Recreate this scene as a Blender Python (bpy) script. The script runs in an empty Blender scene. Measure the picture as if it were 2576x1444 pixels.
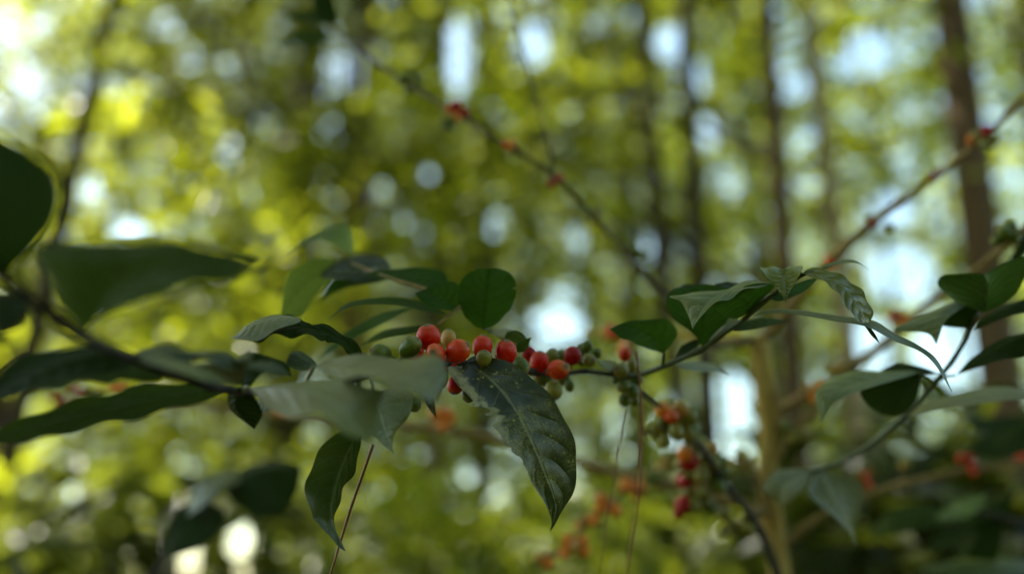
import bpy, math, random
import numpy as np
from mathutils import Vector, Matrix
R = math.radians
random.seed(7)
rng = np.random.default_rng(11)
scene = bpy.context.scene
col = scene.collection

# ------------------------------------------------------------------ camera
TILT = 17.0
FPX = 35.0 / 36.0 * 2576.0            # focal length in photo pixels (2576 wide copy)
CX, CY = 1288.0, 722.0
CAM = np.array([0.0, 0.0, 1.45])
t_ = R(TILT)
RIGHT = np.array([1.0, 0, 0])
FWD = np.array([0, math.cos(t_), math.sin(t_)])
UP = np.array([0, -math.sin(t_), math.cos(t_)])
FOCUS = 0.572

cd = bpy.data.cameras.new('camera')
cam = bpy.data.objects.new('camera', cd)
col.objects.link(cam)
cam.location = CAM
cam.rotation_euler = (R(90 + TILT), 0, 0)
cd.lens = 35; cd.sensor_width = 36
cd.clip_start = 0.02; cd.clip_end = 2000
cd.dof.use_dof = True
cd.dof.focus_distance = FOCUS
cd.dof.aperture_fstop = 2.15
cd.dof.aperture_blades = 0
scene.camera = cam

def P(x, y, d):
    """photo pixel (2576-wide copy) + depth along the optical axis -> world point"""
    return CAM + d * (FWD + RIGHT * ((x - CX) / FPX) + UP * (-(y - CY) / FPX))

def project(pts):
    v = pts - CAM
    d = v @ FWD
    d = np.where(d < 1e-3, 1e-3, d)
    return CX + FPX * (v @ RIGHT) / d, CY - FPX * (v @ UP) / d, v @ FWD

# ------------------------------------------------------------------ materials
def new_mat(name):
    m = bpy.data.materials.new(name)
    m.use_nodes = True
    nt = m.node_tree
    for n in list(nt.nodes): nt.nodes.remove(n)
    return m, nt

class NB:
    """small node-graph writer"""
    def __init__(s, nt): s.nt = nt
    def n(s, t, **kw):
        nd = s.nt.nodes.new(t)
        for k, v in kw.items(): setattr(nd, k, v)
        return nd
    def link(s, a, b): s.nt.links.new(a, b)
    def setin(s, sock, v):
        if isinstance(v, bpy.types.NodeSocket): s.link(v, sock)
        elif v is not None:
            if isinstance(v, (tuple, list)) and len(v) == 3 and sock.type == 'RGBA': v = (*v, 1)
            sock.default_value = v
    def math(s, op, a, b=None, c=None, clamp=False):
        nd = s.n('ShaderNodeMath', operation=op, use_clamp=clamp)
        for i, v in enumerate((a, b, c)):
            if v is not None: s.setin(nd.inputs[i], v)
        return nd.outputs[0]
    def ramp(s, x, a, b, lo=0.0, hi=1.0, smooth=True):
        nd = s.n('ShaderNodeMapRange')
        nd.interpolation_type = 'SMOOTHSTEP' if smooth else 'LINEAR'
        s.setin(nd.inputs['Value'], x)
        s.setin(nd.inputs['From Min'], a); s.setin(nd.inputs['From Max'], b)
        s.setin(nd.inputs['To Min'], lo); s.setin(nd.inputs['To Max'], hi)
        return nd.outputs['Result']
    def mix(s, f, a, b, blend='MIX'):
        nd = s.n('ShaderNodeMix', data_type='RGBA', blend_type=blend)
        s.setin(nd.inputs[0], f); s.setin(nd.inputs[6], a); s.setin(nd.inputs[7], b)
        return nd.outputs[2]
    def noise(s, vec, scale, detail=3, rough=.55, w=None):
        nd = s.n('ShaderNodeTexNoise')
        if w is not None:
            nd.noise_dimensions = '4D'; s.setin(nd.inputs['W'], w)
        if vec is not None: s.link(vec, nd.inputs['Vector'])
        nd.inputs['Scale'].default_value = scale; nd.inputs['Detail'].default_value = detail
        nd.inputs['Roughness'].default_value = rough
        return nd.outputs['Fac']
    def bump(s, h, strength, dist):
        nd = s.n('ShaderNodeBump')
        nd.inputs['Strength'].default_value = strength; nd.inputs['Distance'].default_value = dist
        s.link(h, nd.inputs['Height'])
        return nd.outputs['Normal']
    def out(s, sh):
        o = s.n('ShaderNodeOutputMaterial'); s.link(sh, o.inputs['Surface'])
    def principled(s, base, rough, normal=None, spec=.5, **kw):
        p = s.n('ShaderNodeBsdfPrincipled')
        s.setin(p.inputs['Base Color'], base); s.setin(p.inputs['Roughness'], rough)
        s.setin(p.inputs['Specular IOR Level'], spec)
        if normal is not None: s.link(normal, p.inputs['Normal'])
        for k, v in kw.items(): s.setin(p.inputs[k], v)
        return p.outputs[0]

def leaf_mat(name, top_a, top_b, under, trans, rough=.36, tfac=.25, dust=0.0, dustcol=(.2, .2, .12),
             nveins=8.0, blotch=0.0, spec=.5, pucker=.0007, veincol=(.11, .14, .045), sidevein=.3):
    m, nt = new_mat(name); b = NB(nt)
    uv = b.n('ShaderNodeUVMap').outputs[0]
    sep = b.n('ShaderNodeSeparateXYZ'); b.link(uv, sep.inputs[0])
    u, v = sep.outputs[0], sep.outputs[1]
    a = b.math('MULTIPLY', b.math('ABSOLUTE', b.math('SUBTRACT', v, .5)), 2.0)
    rnd = b.n('ShaderNodeObjectInfo').outputs['Random']
    obj = b.n('ShaderNodeTexCoord').outputs['Object']
    wob = b.noise(obj, 55, 2, .5, b.math('MULTIPLY', rnd, 13))
    # arching side veins
    s = b.math('SUBTRACT', b.math('MULTIPLY', u, nveins), b.math('MULTIPLY', b.math('POWER', a, 1.35), 1.7))
    s = b.math('ADD', s, b.math('MULTIPLY', wob, .35))
    fr = b.math('FRACT', s)
    tri = b.math('MULTIPLY', b.math('ABSOLUTE', b.math('SUBTRACT', fr, .5)), 2.0)   # 1 on a vein
    vein = b.ramp(tri, .90, 1.0)
    vein = b.math('MULTIPLY', vein, b.ramp(a, .98, .6))
    mid = b.ramp(a, .075, .015)
    fine = b.noise(obj, 900, 2, .6)
    big = b.noise(obj, 38, 4, .6, b.math('MULTIPLY', rnd, 31))
    midn = b.noise(obj, 170, 4, .65, b.math('MULTIPLY', rnd, 17))
    base = b.mix(b.ramp(big, .35, .68), top_a, top_b)
    hue = b.n('ShaderNodeHueSaturation')
    b.link(base, hue.inputs['Color'])
    b.setin(hue.inputs['Value'], b.math('ADD', .8, b.math('MULTIPLY', rnd, .4)))
    base = hue.outputs[0]
    base = b.mix(b.math('MULTIPLY', vein, sidevein), base, veincol)
    base = b.mix(b.math('MULTIPLY', mid, .8), base, veincol)
    if dust > 0:
        patch = b.ramp(b.math('ADD', b.math('MULTIPLY', big, .55), b.math('MULTIPLY', midn, .45)), .445, .60)
        grain = b.ramp(fine, .40, .62)
        near = b.math('ADD', .5, b.math('MULTIPLY', b.math('MAXIMUM', vein, b.ramp(a, .25, .02)), .5))
        dm = b.math('MULTIPLY', b.math('MULTIPLY', patch, grain), near)
        vo = b.n('ShaderNodeTexVoronoi'); b.link(obj, vo.inputs['Vector']); vo.inputs['Scale'].default_value = 260
        dots = b.math('MULTIPLY', b.ramp(vo.outputs['Distance'], .24, .12), b.ramp(midn, .45, .6))
        dm = b.math('ADD', dm, b.math('MULTIPLY', dots, .9), clamp=True)
        dmask = b.math('MULTIPLY', dm, dust)
        base = b.mix(dmask, base, dustcol)
    if blotch > 0:
        edge = b.math('ADD', b.ramp(v, .42, .0, 0, .95), b.math('MULTIPLY', midn, .9))
        bl = b.math('MULTIPLY', b.ramp(edge, .84, 1.08), b.ramp(u, .68, .3))
        bl = b.math('MULTIPLY', b.math('MULTIPLY', bl, b.ramp(b.noise(obj, 95, 4, .7), .33, .56)), blotch)
        base = b.mix(bl, base, b.mix(b.ramp(fine, .35, .65), (.25, .24, .05), (.30, .25, .13)))
        # brown burnt rim spots
        rim = b.math('MULTIPLY', b.ramp(v, .07, .0), b.ramp(midn, .5, .62))
        base = b.mix(b.math('MULTIPLY', rim, blotch), base, (.09, .05, .03))
    uc = b.mix(b.ramp(big, .3, .7), under, tuple(c * .75 for c in under))
    uc = b.mix(b.math('MULTIPLY', vein, sidevein), uc, tuple(min(1, c * 1.5) for c in under))
    uc = b.mix(b.math('MULTIPLY', mid, .6), uc, tuple(min(1, c * 1.7) for c in under))
    back = b.n('ShaderNodeNewGeometry').outputs['Backfacing']
    colr = b.mix(back, base, uc)
    h = b.math('SUBTRACT', b.math('MULTIPLY', b.math('SUBTRACT', 1.0, b.math('POWER', tri, 2.2)), b.ramp(a, 1.0, .5)),
               b.math('MULTIPLY', mid, .9))
    h = b.math('ADD', h, b.math('MULTIPLY', midn, .35))
    h = b.math('ADD', h, b.math('MULTIPLY', fine, .06))
    nrm = b.bump(h, .8, pucker)
    rg = b.math('ADD', b.math('MULTIPLY', back, .22), b.math('ADD', rough - .08, b.math('MULTIPLY', midn, .18)))
    if dust > 0: rg = b.math('ADD', rg, b.math('MULTIPLY', dmask, .35))
    p = b.principled(colr, rg, nrm, b.math('SUBTRACT', spec * .52, b.math('MULTIPLY', back, spec * .46)))
    tr = b.n('ShaderNodeBsdfTranslucent')
    tc = b.mix(b.math('MULTIPLY', b.math('MAXIMUM', vein, mid), .5), trans, tuple(c * .35 for c in trans))
    b.setin(tr.inputs['Color'], tc); b.link(nrm, tr.inputs['Normal'])
    mx = b.n('ShaderNodeMixShader'); mx.inputs[0].default_value = tfac
    b.link(p, mx.inputs[1]); b.link(tr.outputs[0], mx.inputs[2])
    b.out(mx.outputs[0])
    return m

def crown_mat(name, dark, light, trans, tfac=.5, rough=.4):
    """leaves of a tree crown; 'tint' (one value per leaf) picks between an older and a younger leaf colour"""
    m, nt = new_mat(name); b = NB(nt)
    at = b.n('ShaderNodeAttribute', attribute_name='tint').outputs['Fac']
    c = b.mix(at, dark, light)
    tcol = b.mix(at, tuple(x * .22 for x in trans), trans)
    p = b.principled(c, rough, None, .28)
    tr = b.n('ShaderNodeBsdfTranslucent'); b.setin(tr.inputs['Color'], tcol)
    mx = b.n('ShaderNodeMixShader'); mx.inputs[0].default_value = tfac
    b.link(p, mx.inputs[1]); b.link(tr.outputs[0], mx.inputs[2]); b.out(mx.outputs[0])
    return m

def bark_mat(name, a, c, scale=30, rough=.85, bump=.004, stretch=6):
    m, nt = new_mat(name); b = NB(nt)
    obj = b.n('ShaderNodeTexCoord').outputs['Object']
    mp = b.n('ShaderNodeMapping'); b.link(obj, mp.inputs[0]); mp.inputs['Scale'].default_value = (1, 1, 1.0 / stretch)
    n1 = b.noise(mp.outputs[0], scale, 5, .65); n2 = b.noise(obj, scale * .2, 3)
    cc = b.mix(b.ramp(n1, .3, .7), a, c)
    cc = b.mix(b.ramp(n2, .45, .75, 0, .5), cc, tuple(x * .55 for x in a))
    b.out(b.principled(cc, rough, b.bump(n1, .6, bump), .25))
    return m

def cherry_mat(name, main, second, apex, rough=.12):
    m, nt = new_mat(name); b = NB(nt)
    obj = b.n('ShaderNodeTexCoord').outputs['Object']
    rnd = b.n('ShaderNodeObjectInfo').outputs['Random']
    sep = b.n('ShaderNodeSeparateXYZ'); b.link(obj, sep.inputs[0])
    w = b.math('MULTIPLY', rnd, 29)
    n1 = b.noise(obj, 1.1, 3, .55, w)
    mp = b.n('ShaderNodeMapping'); b.link(obj, mp.inputs[0]); mp.inputs['Scale'].default_value = (3, 3, .45)
    n2 = b.noise(mp.outputs[0], 2.2, 4, .6, w)
    n3 = b.noise(obj, 22, 2, .5, w)
    f = b.ramp(b.math('ADD', n1, b.math('MULTIPLY', n2, .4)), .6, .92)
    c = b.mix(f, main, second)
    c = b.mix(b.math('MULTIPLY', b.ramp(sep.outputs[2], .55, 1.1), .75), c, apex)
    c = b.mix(b.ramp(n3, .64, .75, 0, .35), c, tuple(min(1, x * 1.6 + .03) for x in second))
    dk = b.noise(obj, 6, 2, .5, b.math('ADD', w, 4))
    c = b.mix(b.ramp(dk, .70, .78, 0, .5), c, tuple(x * .35 for x in main))
    nr = b.bump(b.math('ADD', n2, b.math('MULTIPLY', n3, .3)), .12, .05)
    rg = b.math('ADD', rough, b.math('MULTIPLY', n3, .22))
    b.out(b.principled(c, rg, nr, .22))
    return m

def plain_mat(name, a, c, scale=200, rough=.6):
    m, nt = new_mat(name); b = NB(nt)
    obj = b.n('ShaderNodeTexCoord').outputs['Object']
    n1 = b.noise(obj, scale, 4, .6)
    b.out(b.principled(b.mix(b.ramp(n1, .35, .65), a, c), rough, b.bump(n1, .3, .0006), .4))
    return m

M = {}
M['mature'] = leaf_mat('leaf_mature', (.034, .052, .006), (.050, .068, .010), (.027, .044, .007), (.12, .20, .02), dust=.35, tfac=.18)
M['hero'] = leaf_mat('leaf_speckled', (.015, .026, .003), (.052, .060, .010), (.05, .08, .03), (.08, .13, .015), rough=.40, tfac=.10,
                     spec=.85, dust=1.0, dustcol=(.29, .275, .065), blotch=1.0, pucker=.0013, veincol=(.19, .19, .07), sidevein=.3)
M['dark'] = leaf_mat('leaf_dark', (.017, .027, .005), (.027, .037, .007), (.013, .024, .0035), (.05, .10, .006), tfac=.12, dust=.2)
M['grey'] = leaf_mat('leaf_dusty_sheen', (.098, .108, .026), (.132, .138, .040), (.030, .055, .018), (.10, .15, .03), rough=.42, tfac=.10,  # pale grey base holds painted sky sheen, with real dust patches over it
                     dust=.7, dustcol=(.24, .24, .12), spec=.8, pucker=.0004, veincol=(.22, .23, .10), sidevein=.15)
M['dusty'] = leaf_mat('leaf_dusty_green', (.085, .115, .022), (.125, .145, .034), (.030, .055, .020), (.10, .17, .02), rough=.42, tfac=.12,
                     dust=.8, dustcol=(.25, .23, .10), spec=.55, sidevein=.2)
M['young'] = leaf_mat('leaf_young', (.115, .125, .006), (.17, .17, .014), (.07, .09, .02), (.22, .28, .03), rough=.2, tfac=.15,
                      dust=.35, dustcol=(.26, .24, .07), spec=.8, pucker=.0009, nveins=9, sidevein=.15)
M['fresh'] = leaf_mat('leaf_fresh', (.045, .092, .014), (.060, .11, .018), (.026, .07, .012), (.07, .17, .015), rough=.34, tfac=.12, sidevein=.25)
M['green'] = leaf_mat('leaf_green', (.032, .075, .012), (.046, .088, .016), (.022, .050, .007), (.08, .19, .012), rough=.36, tfac=.24, sidevein=.3)
M['glow'] = leaf_mat('leaf_thin', (.07, .11, .02), (.09, .13, .025), (.06, .10, .025), (.22, .30, .04), rough=.4, tfac=.4, sidevein=.2)
M['stem'] = plain_mat('young_stem', (.040, .058, .018), (.070, .085, .028), 160, .5)
M['wood'] = plain_mat('brown_twig', (.15, .10, .020), (.23, .16, .042), 120, .8)
M['brown'] = plain_mat('mid_twig', (.06, .045, .018), (.10, .075, .03), 120, .8)
M['darkwood'] = plain_mat('dark_twig', (.018, .017, .009), (.045, .035, .018), 120, .85)
M['trunk'] = bark_mat('coffee_bark', (.22, .145, .026), (.38, .265, .055), 60, .8, .001, 4)
M['needle'] = plain_mat('dry_needle', (.13, .045, .018), (.20, .085, .035), 300, .5)
M['red'] = cherry_mat('cherry_red', (.46, .006, .002), (.54, .034, .004), (.44, .06, .010))
M['crimson'] = cherry_mat('cherry_crimson', (.24, .003, .003), (.34, .007, .004), (.30, .03, .02))
M['orange'] = cherry_mat('cherry_orange', (.66, .15, .007), (.52, .20, .018), (.42, .22, .05))
M['rust'] = cherry_mat('cherry_rust', (.48, .022, .002), (.58, .075, .005), (.46, .13, .02))
M['amber'] = cherry_mat('cherry_amber', (.40, .20, .035), (.34, .22, .05), (.22, .22, .05))
M['greenc'] = cherry_mat('cherry_green', (.060, .088, .005), (.11, .13, .012), (.17, .17, .04), .16)
M['olive'] = cherry_mat('cherry_olive', (.15, .15, .015), (.24, .18, .025), (.17, .16, .05), .16)
M['scar'] = plain_mat('cherry_scar', (.26, .17, .06), (.06, .032, .014), 2.8, .7)
M['crown_dark'] = crown_mat('crown_leaves_dark', (.026, .034, .006), (.055, .062, .009), (.24, .28, .012), .42)  # dark tone stands in for crowns in shade
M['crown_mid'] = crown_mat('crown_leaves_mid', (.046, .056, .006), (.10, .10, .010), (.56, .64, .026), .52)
M['crown_lime'] = crown_mat('crown_leaves_lime', (.066, .082, .007), (.15, .15, .012), (.75, .82, .034), .58)  # lime tone stands in for sunlit crowns
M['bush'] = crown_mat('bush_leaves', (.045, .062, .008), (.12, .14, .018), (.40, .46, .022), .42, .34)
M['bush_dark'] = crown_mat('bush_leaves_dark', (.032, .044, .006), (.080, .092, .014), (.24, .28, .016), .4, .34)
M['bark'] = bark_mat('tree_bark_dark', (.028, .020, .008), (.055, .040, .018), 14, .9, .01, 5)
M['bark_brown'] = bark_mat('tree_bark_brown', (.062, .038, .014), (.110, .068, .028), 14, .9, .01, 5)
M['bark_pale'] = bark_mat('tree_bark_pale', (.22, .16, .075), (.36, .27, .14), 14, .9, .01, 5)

# ------------------------------------------------------------------ objects
def tag(o, label=None, cat=None, group=None, kind=None):
    if label: o['label'] = label
    if cat: o['category'] = cat
    if group: o['group'] = group
    if kind: o['kind'] = kind
    return o

class Thing:
    def __init__(s, name, base, label, cat, group=None):
        s.base = np.array(base, float)
        s.o = bpy.data.objects.new(name, None); col.objects.link(s.o)
        s.o.location = s.base; s.o.empty_display_size = .05
        tag(s.o, label, cat, group)
    def mesh(s, name, V, F, mat, uv=None, parent=None, attr=None):
        me = make_mesh(name, np.asarray(V, float) - s.base, F, mat, uv, attr)
        o = bpy.data.objects.new(name, me); col.objects.link(o)
        o.parent = parent or s.o
        return o
    def place(s, name, me, mat4, parent=None):
        o = bpy.data.objects.new(name, me); col.objects.link(o)
        o.parent = parent or s.o
        mm = mat4.copy(); mm.translation = mm.translation - Vector(s.base)
        o.matrix_local = mm
        return o

def make_mesh(name, V, F, mat, uv=None, attr=None, smooth=True):
    me = bpy.data.meshes.new(name)
    V = np.asarray(V, np.float32)
    if isinstance(F, np.ndarray):
        n, k = F.shape
        me.vertices.add(len(V)); me.vertices.foreach_set('co', V.ravel())
        me.loops.add(n * k); me.loops.foreach_set('vertex_index', F.astype(np.int32).ravel())
        me.polygons.add(n); me.polygons.foreach_set('loop_start', np.arange(0, n * k, k, dtype=np.int32))
        me.update(calc_edges=True)
    else:
        me.from_pydata([tuple(v) for v in V], [], F); me.update()
    for m in (mat if isinstance(mat, (list, tuple)) else [mat]): me.materials.append(m)
    if uv is not None:
        l = me.uv_layers.new(name='UVMap')
        idx = np.empty(len(me.loops), np.int32); me.loops.foreach_get('vertex_index', idx)
        l.data.foreach_set('uv', np.asarray(uv, np.float32)[idx].ravel())
    if attr is not None:
        a = me.attributes.new('tint', 'FLOAT', 'POINT'); a.data.foreach_set('value', np.asarray(attr, np.float32))
    if smooth: me.polygons.foreach_set('use_smooth', np.ones(len(me.polygons), bool))
    return me

def spline(pts, n):
    """Catmull-Rom through pts, n samples evenly by arc length"""
    p = np.asarray(pts, float)
    if len(p) == 2:
        f = np.linspace(0, 1, n)[:, None]; return p[0] * (1 - f) + p[1] * f
    q = np.vstack([2 * p[0] - p[1], p, 2 * p[-1] - p[-2]])
    out = []
    for i in range(1, len(q) - 2):
        a, b, c, d = q[i - 1], q[i], q[i + 1], q[i + 2]
        for t in np.linspace(0, 1, 24, endpoint=False):
            out.append(.5 * (2 * b + (c - a) * t + (2 * a - 5 * b + 4 * c - d) * t * t + (3 * b - a - 3 * c + d) * t ** 3))
    out.append(p[-1]); out = np.array(out)
    s = np.concatenate([[0], np.cumsum(np.linalg.norm(np.diff(out[:, :2] if out.shape[1] > 3 else out, axis=0), axis=1))])
    u = np.linspace(0, s[-1], n)
    return np.stack([np.interp(u, s, out[:, k]) for k in range(out.shape[1])], 1)

def tube(path, rad, sides=8, cap=True):
    p = np.asarray(path, float); n = len(p)
    rad = np.interp(np.linspace(0, 1, n), np.linspace(0, 1, len(rad)), rad) if len(np.atleast_1d(rad)) != n else np.asarray(rad)
    t = np.gradient(p, axis=0); t /= np.linalg.norm(t, axis=1)[:, None] + 1e-12
    ref = np.array([.31, .2, .93]); V = []
    a = np.cross(t[0], ref); a /= np.linalg.norm(a)
    for i in range(n):
        a = a - t[i] * (a @ t[i]); a /= np.linalg.norm(a); b = np.cross(t[i], a)
        for k in range(sides):
            th = 2 * math.pi * k / sides
            V.append(p[i] + rad[i] * (math.cos(th) * a + math.sin(th) * b))
    F = [(i * sides + k, i * sides + (k + 1) % sides, (i + 1) * sides + (k + 1) % sides, (i + 1) * sides + k) for i in range(n - 1) for k in range(sides)]
    if cap: F += [tuple(range(sides))[::-1], tuple((n - 1) * sides + k for k in range(sides))]
    return V, F

def px_path(pts, n=40):
    """pts: (x, y, depth) in photo pixels -> world polyline"""
    s = spline(pts, n)
    return np.array([P(*q) for q in s])

def join(parts):
    V, F = [], []
    for v, f in parts:
        o = len(V); V += list(v); F += [tuple(i + o for i in q) for q in f]
    return V, F

# --- a leaf from its midrib and its two margins (photo pixels), each with its own depth
def leaf(th, ident, S, L, Rr, d, off=(0, 0), mat='mature', under=False, N=40, K=7, cup=.0, wave=(0, 5), bites=(), att=None, label=None, parent=None, prad=.0009):
    S = [tuple(map(float, p)) for p in S]
    s2 = spline(S, N + 1)
    l2 = spline([S[0]] + list(L) + [S[-1]], N + 1)
    r2 = spline([S[0]] + list(Rr) + [S[-1]], N + 1)
    u = np.linspace(0, 1, N + 1)
    dd = np.interp(u, np.linspace(0, 1, len(d)), d)
    dd = np.convolve(np.pad(dd, 4, mode='edge'), np.ones(9) / 9, 'valid') if len(d) > 2 else dd
    prof = np.sin(np.pi * u) ** .75
    offl = np.interp(u, np.linspace(0, 1, len(off[0])), off[0]) if isinstance(off[0], (list, tuple)) else np.full(N + 1, off[0])
    offr = np.interp(u, np.linspace(0, 1, len(off[1])), off[1]) if isinstance(off[1], (list, tuple)) else np.full(N + 1, off[1])
    PS = np.array([P(a[0], a[1], z) for a, z in zip(s2, dd)])
    PL = np.array([P(a[0], a[1], z) for a, z in zip(l2, dd + offl * prof)])
    PR = np.array([P(a[0], a[1], z) for a, z in zip(r2, dd + offr * prof)])
    for side, u0, du, dep in bites:
        E = PL if side < 0 else PR
        w = np.clip(1 - np.abs(u - u0) / du, 0, 1) ** .55 * dep
        w *= 1 + .25 * np.sin(u * 190)
        E += (PS - E) * w[:, None]
    tan = np.gradient(PS, axis=0); tan /= np.linalg.norm(tan, axis=1)[:, None] + 1e-9
    V = np.zeros((N + 1, 2 * K + 1, 3)); UV = np.zeros((N + 1, 2 * K + 1, 2))
    ph = random.random() * 6
    for j in range(2 * K + 1):
        t = (j - K) / K
        E = PL if t < 0 else PR; a = abs(t)
        p = PS + (E - PS) * a
        n = np.cross(tan, PR - PL); ln = np.linalg.norm(n, axis=1)[:, None]; n = n / (ln + 1e-9)
        w = np.linalg.norm(E - PS, axis=1)
        if under: n = -n
        p = p + n * (cup * w * a * (1 - a) * 4)[:, None]
        p = p + n * (wave[0] * a ** 2 * np.sin(2 * math.pi * wave[1] * u + ph + (0 if t < 0 else 2.1)) * prof)[:, None]
        V[:, j] = p; UV[:, j, 0] = u; UV[:, j, 1] = .5 + t / 2
    W = 2 * K + 1
    F = [(i * W + j, i * W + j + 1, (i + 1) * W + j + 1, (i + 1) * W + j) for i in range(N) for j in range(W - 1)]
    # which way does it face?  net signed area towards the camera decides
    A = V[:-1, :-1] - V[1:, 1:]; B = V[:-1, 1:] - V[1:, :-1]
    fn = np.cross(A, B); cen = V[:-1, :-1]
    facing = ((CAM - cen) * fn).sum()
    if (facing < 0) != under: F = [f[::-1] for f in F]
    V = V.reshape(-1, 3); UV = UV.reshape(-1, 2)
    if att is not None:
        a3 = P(*att); c = (a3 + PS[0]) / 2 + UP * .001
        tv, tf = tube(spline([a3, c, PS[0]], 6), [prad * 1.3, prad], 6)
        o = len(V); V = np.vstack([V, tv]); F = F + [tuple(i + o for i in f) for f in tf]
        UV = np.vstack([UV, np.full((len(tv), 2), (.02, .5))])
    o = th.mesh('leaf', V, F, M[mat], UV, parent)
    if label: o['label'] = label
    return o

# --- coffee cherry: slightly long berry, flattened at the tip round its scar
def cherry_mesh(mat):
    rows, cols = 16, 24; V, F = [], []
    for i in range(rows + 1):
        th = math.pi * i / rows
        r = math.sin(th) ** .92; z = math.cos(th) * 1.13
        z = min(z, 1.08 - .03 * max(0, 1 - r * 4)) if z > 0 else z
        for k in range(cols):
            ph = 2 * math.pi * k / cols
            f = 1 + .022 * math.cos(2 * ph) + .012 * math.sin(3 * ph + 1)
            V.append((r * f * math.cos(ph), r * f * math.sin(ph), z))
    for i in range(rows):
        for k in range(cols):
            F.append((i * cols + k, (i + 1) * cols + k, (i + 1) * cols + (k + 1) % cols, i * cols + (k + 1) % cols))
    tv, tf = tube([(0, 0, -1.05), (.03, 0, -1.3), (.02, .05, -1.6)], [.2, .13, .15], 8)
    o = len(V); V += tv; F += [tuple(x + o for x in f) for f in tf]
    return make_mesh('cherry', V, F, mat)
def scar_mesh():
    V, F = [], []; prof = [(.33, 1.04), (.31, 1.11), (.25, 1.135), (.19, 1.09), (.13, 1.09), (.11, 1.14), (.05, 1.14), (.012, 1.06)]
    c = 20
    for r, z in prof:
        for k in range(c):
            a = 2 * math.pi * k / c; rr = r * (1 + .07 * math.sin(5 * a + r * 9))
            V.append((rr * math.cos(a), rr * math.sin(a), z))
    for i in range(len(prof) - 1):
        for k in range(c): F.append((i * c + k, i * c + (k + 1) % c, (i + 1) * c + (k + 1) % c, (i + 1) * c + k))
    F.append(tuple((len(prof) - 1) * c + k for k in range(c)))
    return make_mesh('tip_scar', V, F, M['scar'])
CH = {k: cherry_mesh(M['greenc' if k == 'green' else k]) for k in ('red', 'crimson', 'orange', 'rust', 'amber', 'green', 'olive')}
SCAR = scar_mesh()

def cam_dir(ax, ay, az):
    v = RIGHT * ax + UP * ay - FWD * az
    return Vector(v / np.linalg.norm(v))
def cherry(th, x, y, d, r, axis=(0, 1, .2), kind='red', elong=1.0, parent=None, scar=True, label=None):
    pos = Vector(P(x, y, d)); rad = r * d / FPX
    q = cam_dir(*axis).to_track_quat('Z', 'Y')
    m = Matrix.Translation(pos) @ q.to_matrix().to_4x4() @ Matrix.Rotation(random.random() * 6.28, 4, 'Z') @ Matrix.Diagonal((rad * random.uniform(.95, 1.06), rad * random.uniform(.93, 1.03), rad * elong, 1))
    o = th.place('cherry', CH[kind], m, parent)
    if scar:
        s = bpy.data.objects.new('tip_scar', SCAR); col.objects.link(s); s.parent = o
    if label: o['label'] = label
    return o
def cluster(th, x, y, d, n, spread, r, kinds, parent=None, scar=False):
    """berries packed round a node"""
    pts = []
    for k in range(n):
        for _ in range(60):
            a = random.uniform(0, 6.283); q = math.sqrt(random.random()) * spread
            c = (x + q * math.cos(a), y + q * math.sin(a) * .85, d + random.uniform(-1, 1) * r * 1.4 * d / FPX)
            if all((c[0] - e[0]) ** 2 + (c[1] - e[1]) ** 2 + ((c[2] - e[2]) * FPX / d) ** 2 > (1.55 * r) ** 2 for e in pts): break
        pts.append(c)
        cherry(th, *c, r * random.uniform(.85, 1.12), (c[0] - x + random.uniform(-9, 9), y - c[1] + random.uniform(-5, 9), random.uniform(0, 14)), random.choice(kinds), random.uniform(.95, 1.12), parent, scar)

# ================================================================== the fruiting branch across the middle
hb = Thing('coffee_branch', P(1130, 915, .575), 'long coffee branch across the middle carrying ripe red cherries and a big speckled leaf', 'coffee branch', 'coffee branches')
HB = [(-60, 640, .315), (40, 720, .335), (120, 785, .36), (215, 850, .385), (310, 893, .42), (430, 940, .45), (600, 985, .50), (760, 985, .53), (900, 950, .55), (1040, 918, .567), (1130, 915, .578),
      (1250, 915, .605), (1370, 940, .645), (1480, 935, .672), (1590, 946, .682), (1667, 922, .665), (1767, 877, .645), (1814, 840, .632), (1873, 802, .62), (1935, 749, .605), (2001, 703, .592), (2046, 682, .585)]
path = px_path(HB, 150)
radii = np.interp(np.linspace(0, 1, 150), [0, .3, .5, .7, .8, .92, 1], [.0023, .0022, .0020, .0018, .0019, .0014, .0007])
for q in (.115, .30, .535, .66, .76, .845, .885):
    radii *= 1 + .45 * np.exp(-((np.linspace(0, 1, 150) - q) / .006) ** 2)
cut = 108
V, F = tube(path[:cut], radii[:cut], 10); hb.mesh('old_stem', V, F, M['darkwood'])
V, F = tube(path[cut - 1:], radii[cut - 1:], 10); hb.mesh('green_stem', V, F, M['stem'])

# --- near left leaves, far out of focus
leaf(hb, 'a', [(20, 700), (60, 600), (60, 480), (-20, 330)], [(-60, 640), (-130, 500), (-90, 380)], [(110, 600), (150, 520), (140, 440), (80, 385)], [.325, .325, .325, .33], (-.015, .01), 'dark', True, cup=.06)
leaf(hb, 'b', [(216, 835), (290, 725), (440, 668), (670, 662)], [(150, 765), (88, 650), (120, 618), (260, 608), (450, 612), (590, 630)], [(250, 800), (340, 768), (480, 728), (600, 706)], [.385, .345, .318, .305], (.018, -.012), 'mature', True, cup=.08, wave=(.002, 3), att=(215, 850, .385))
leaf(hb, 'c', [(60, 742), (20, 765), (-60, 790), (-120, 830)], [(30, 738), (-50, 742)], [(78, 800), (20, 830), (-60, 845)], [.345, .34, .335, .33], (.01, -.01), 'dark', True)
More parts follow.
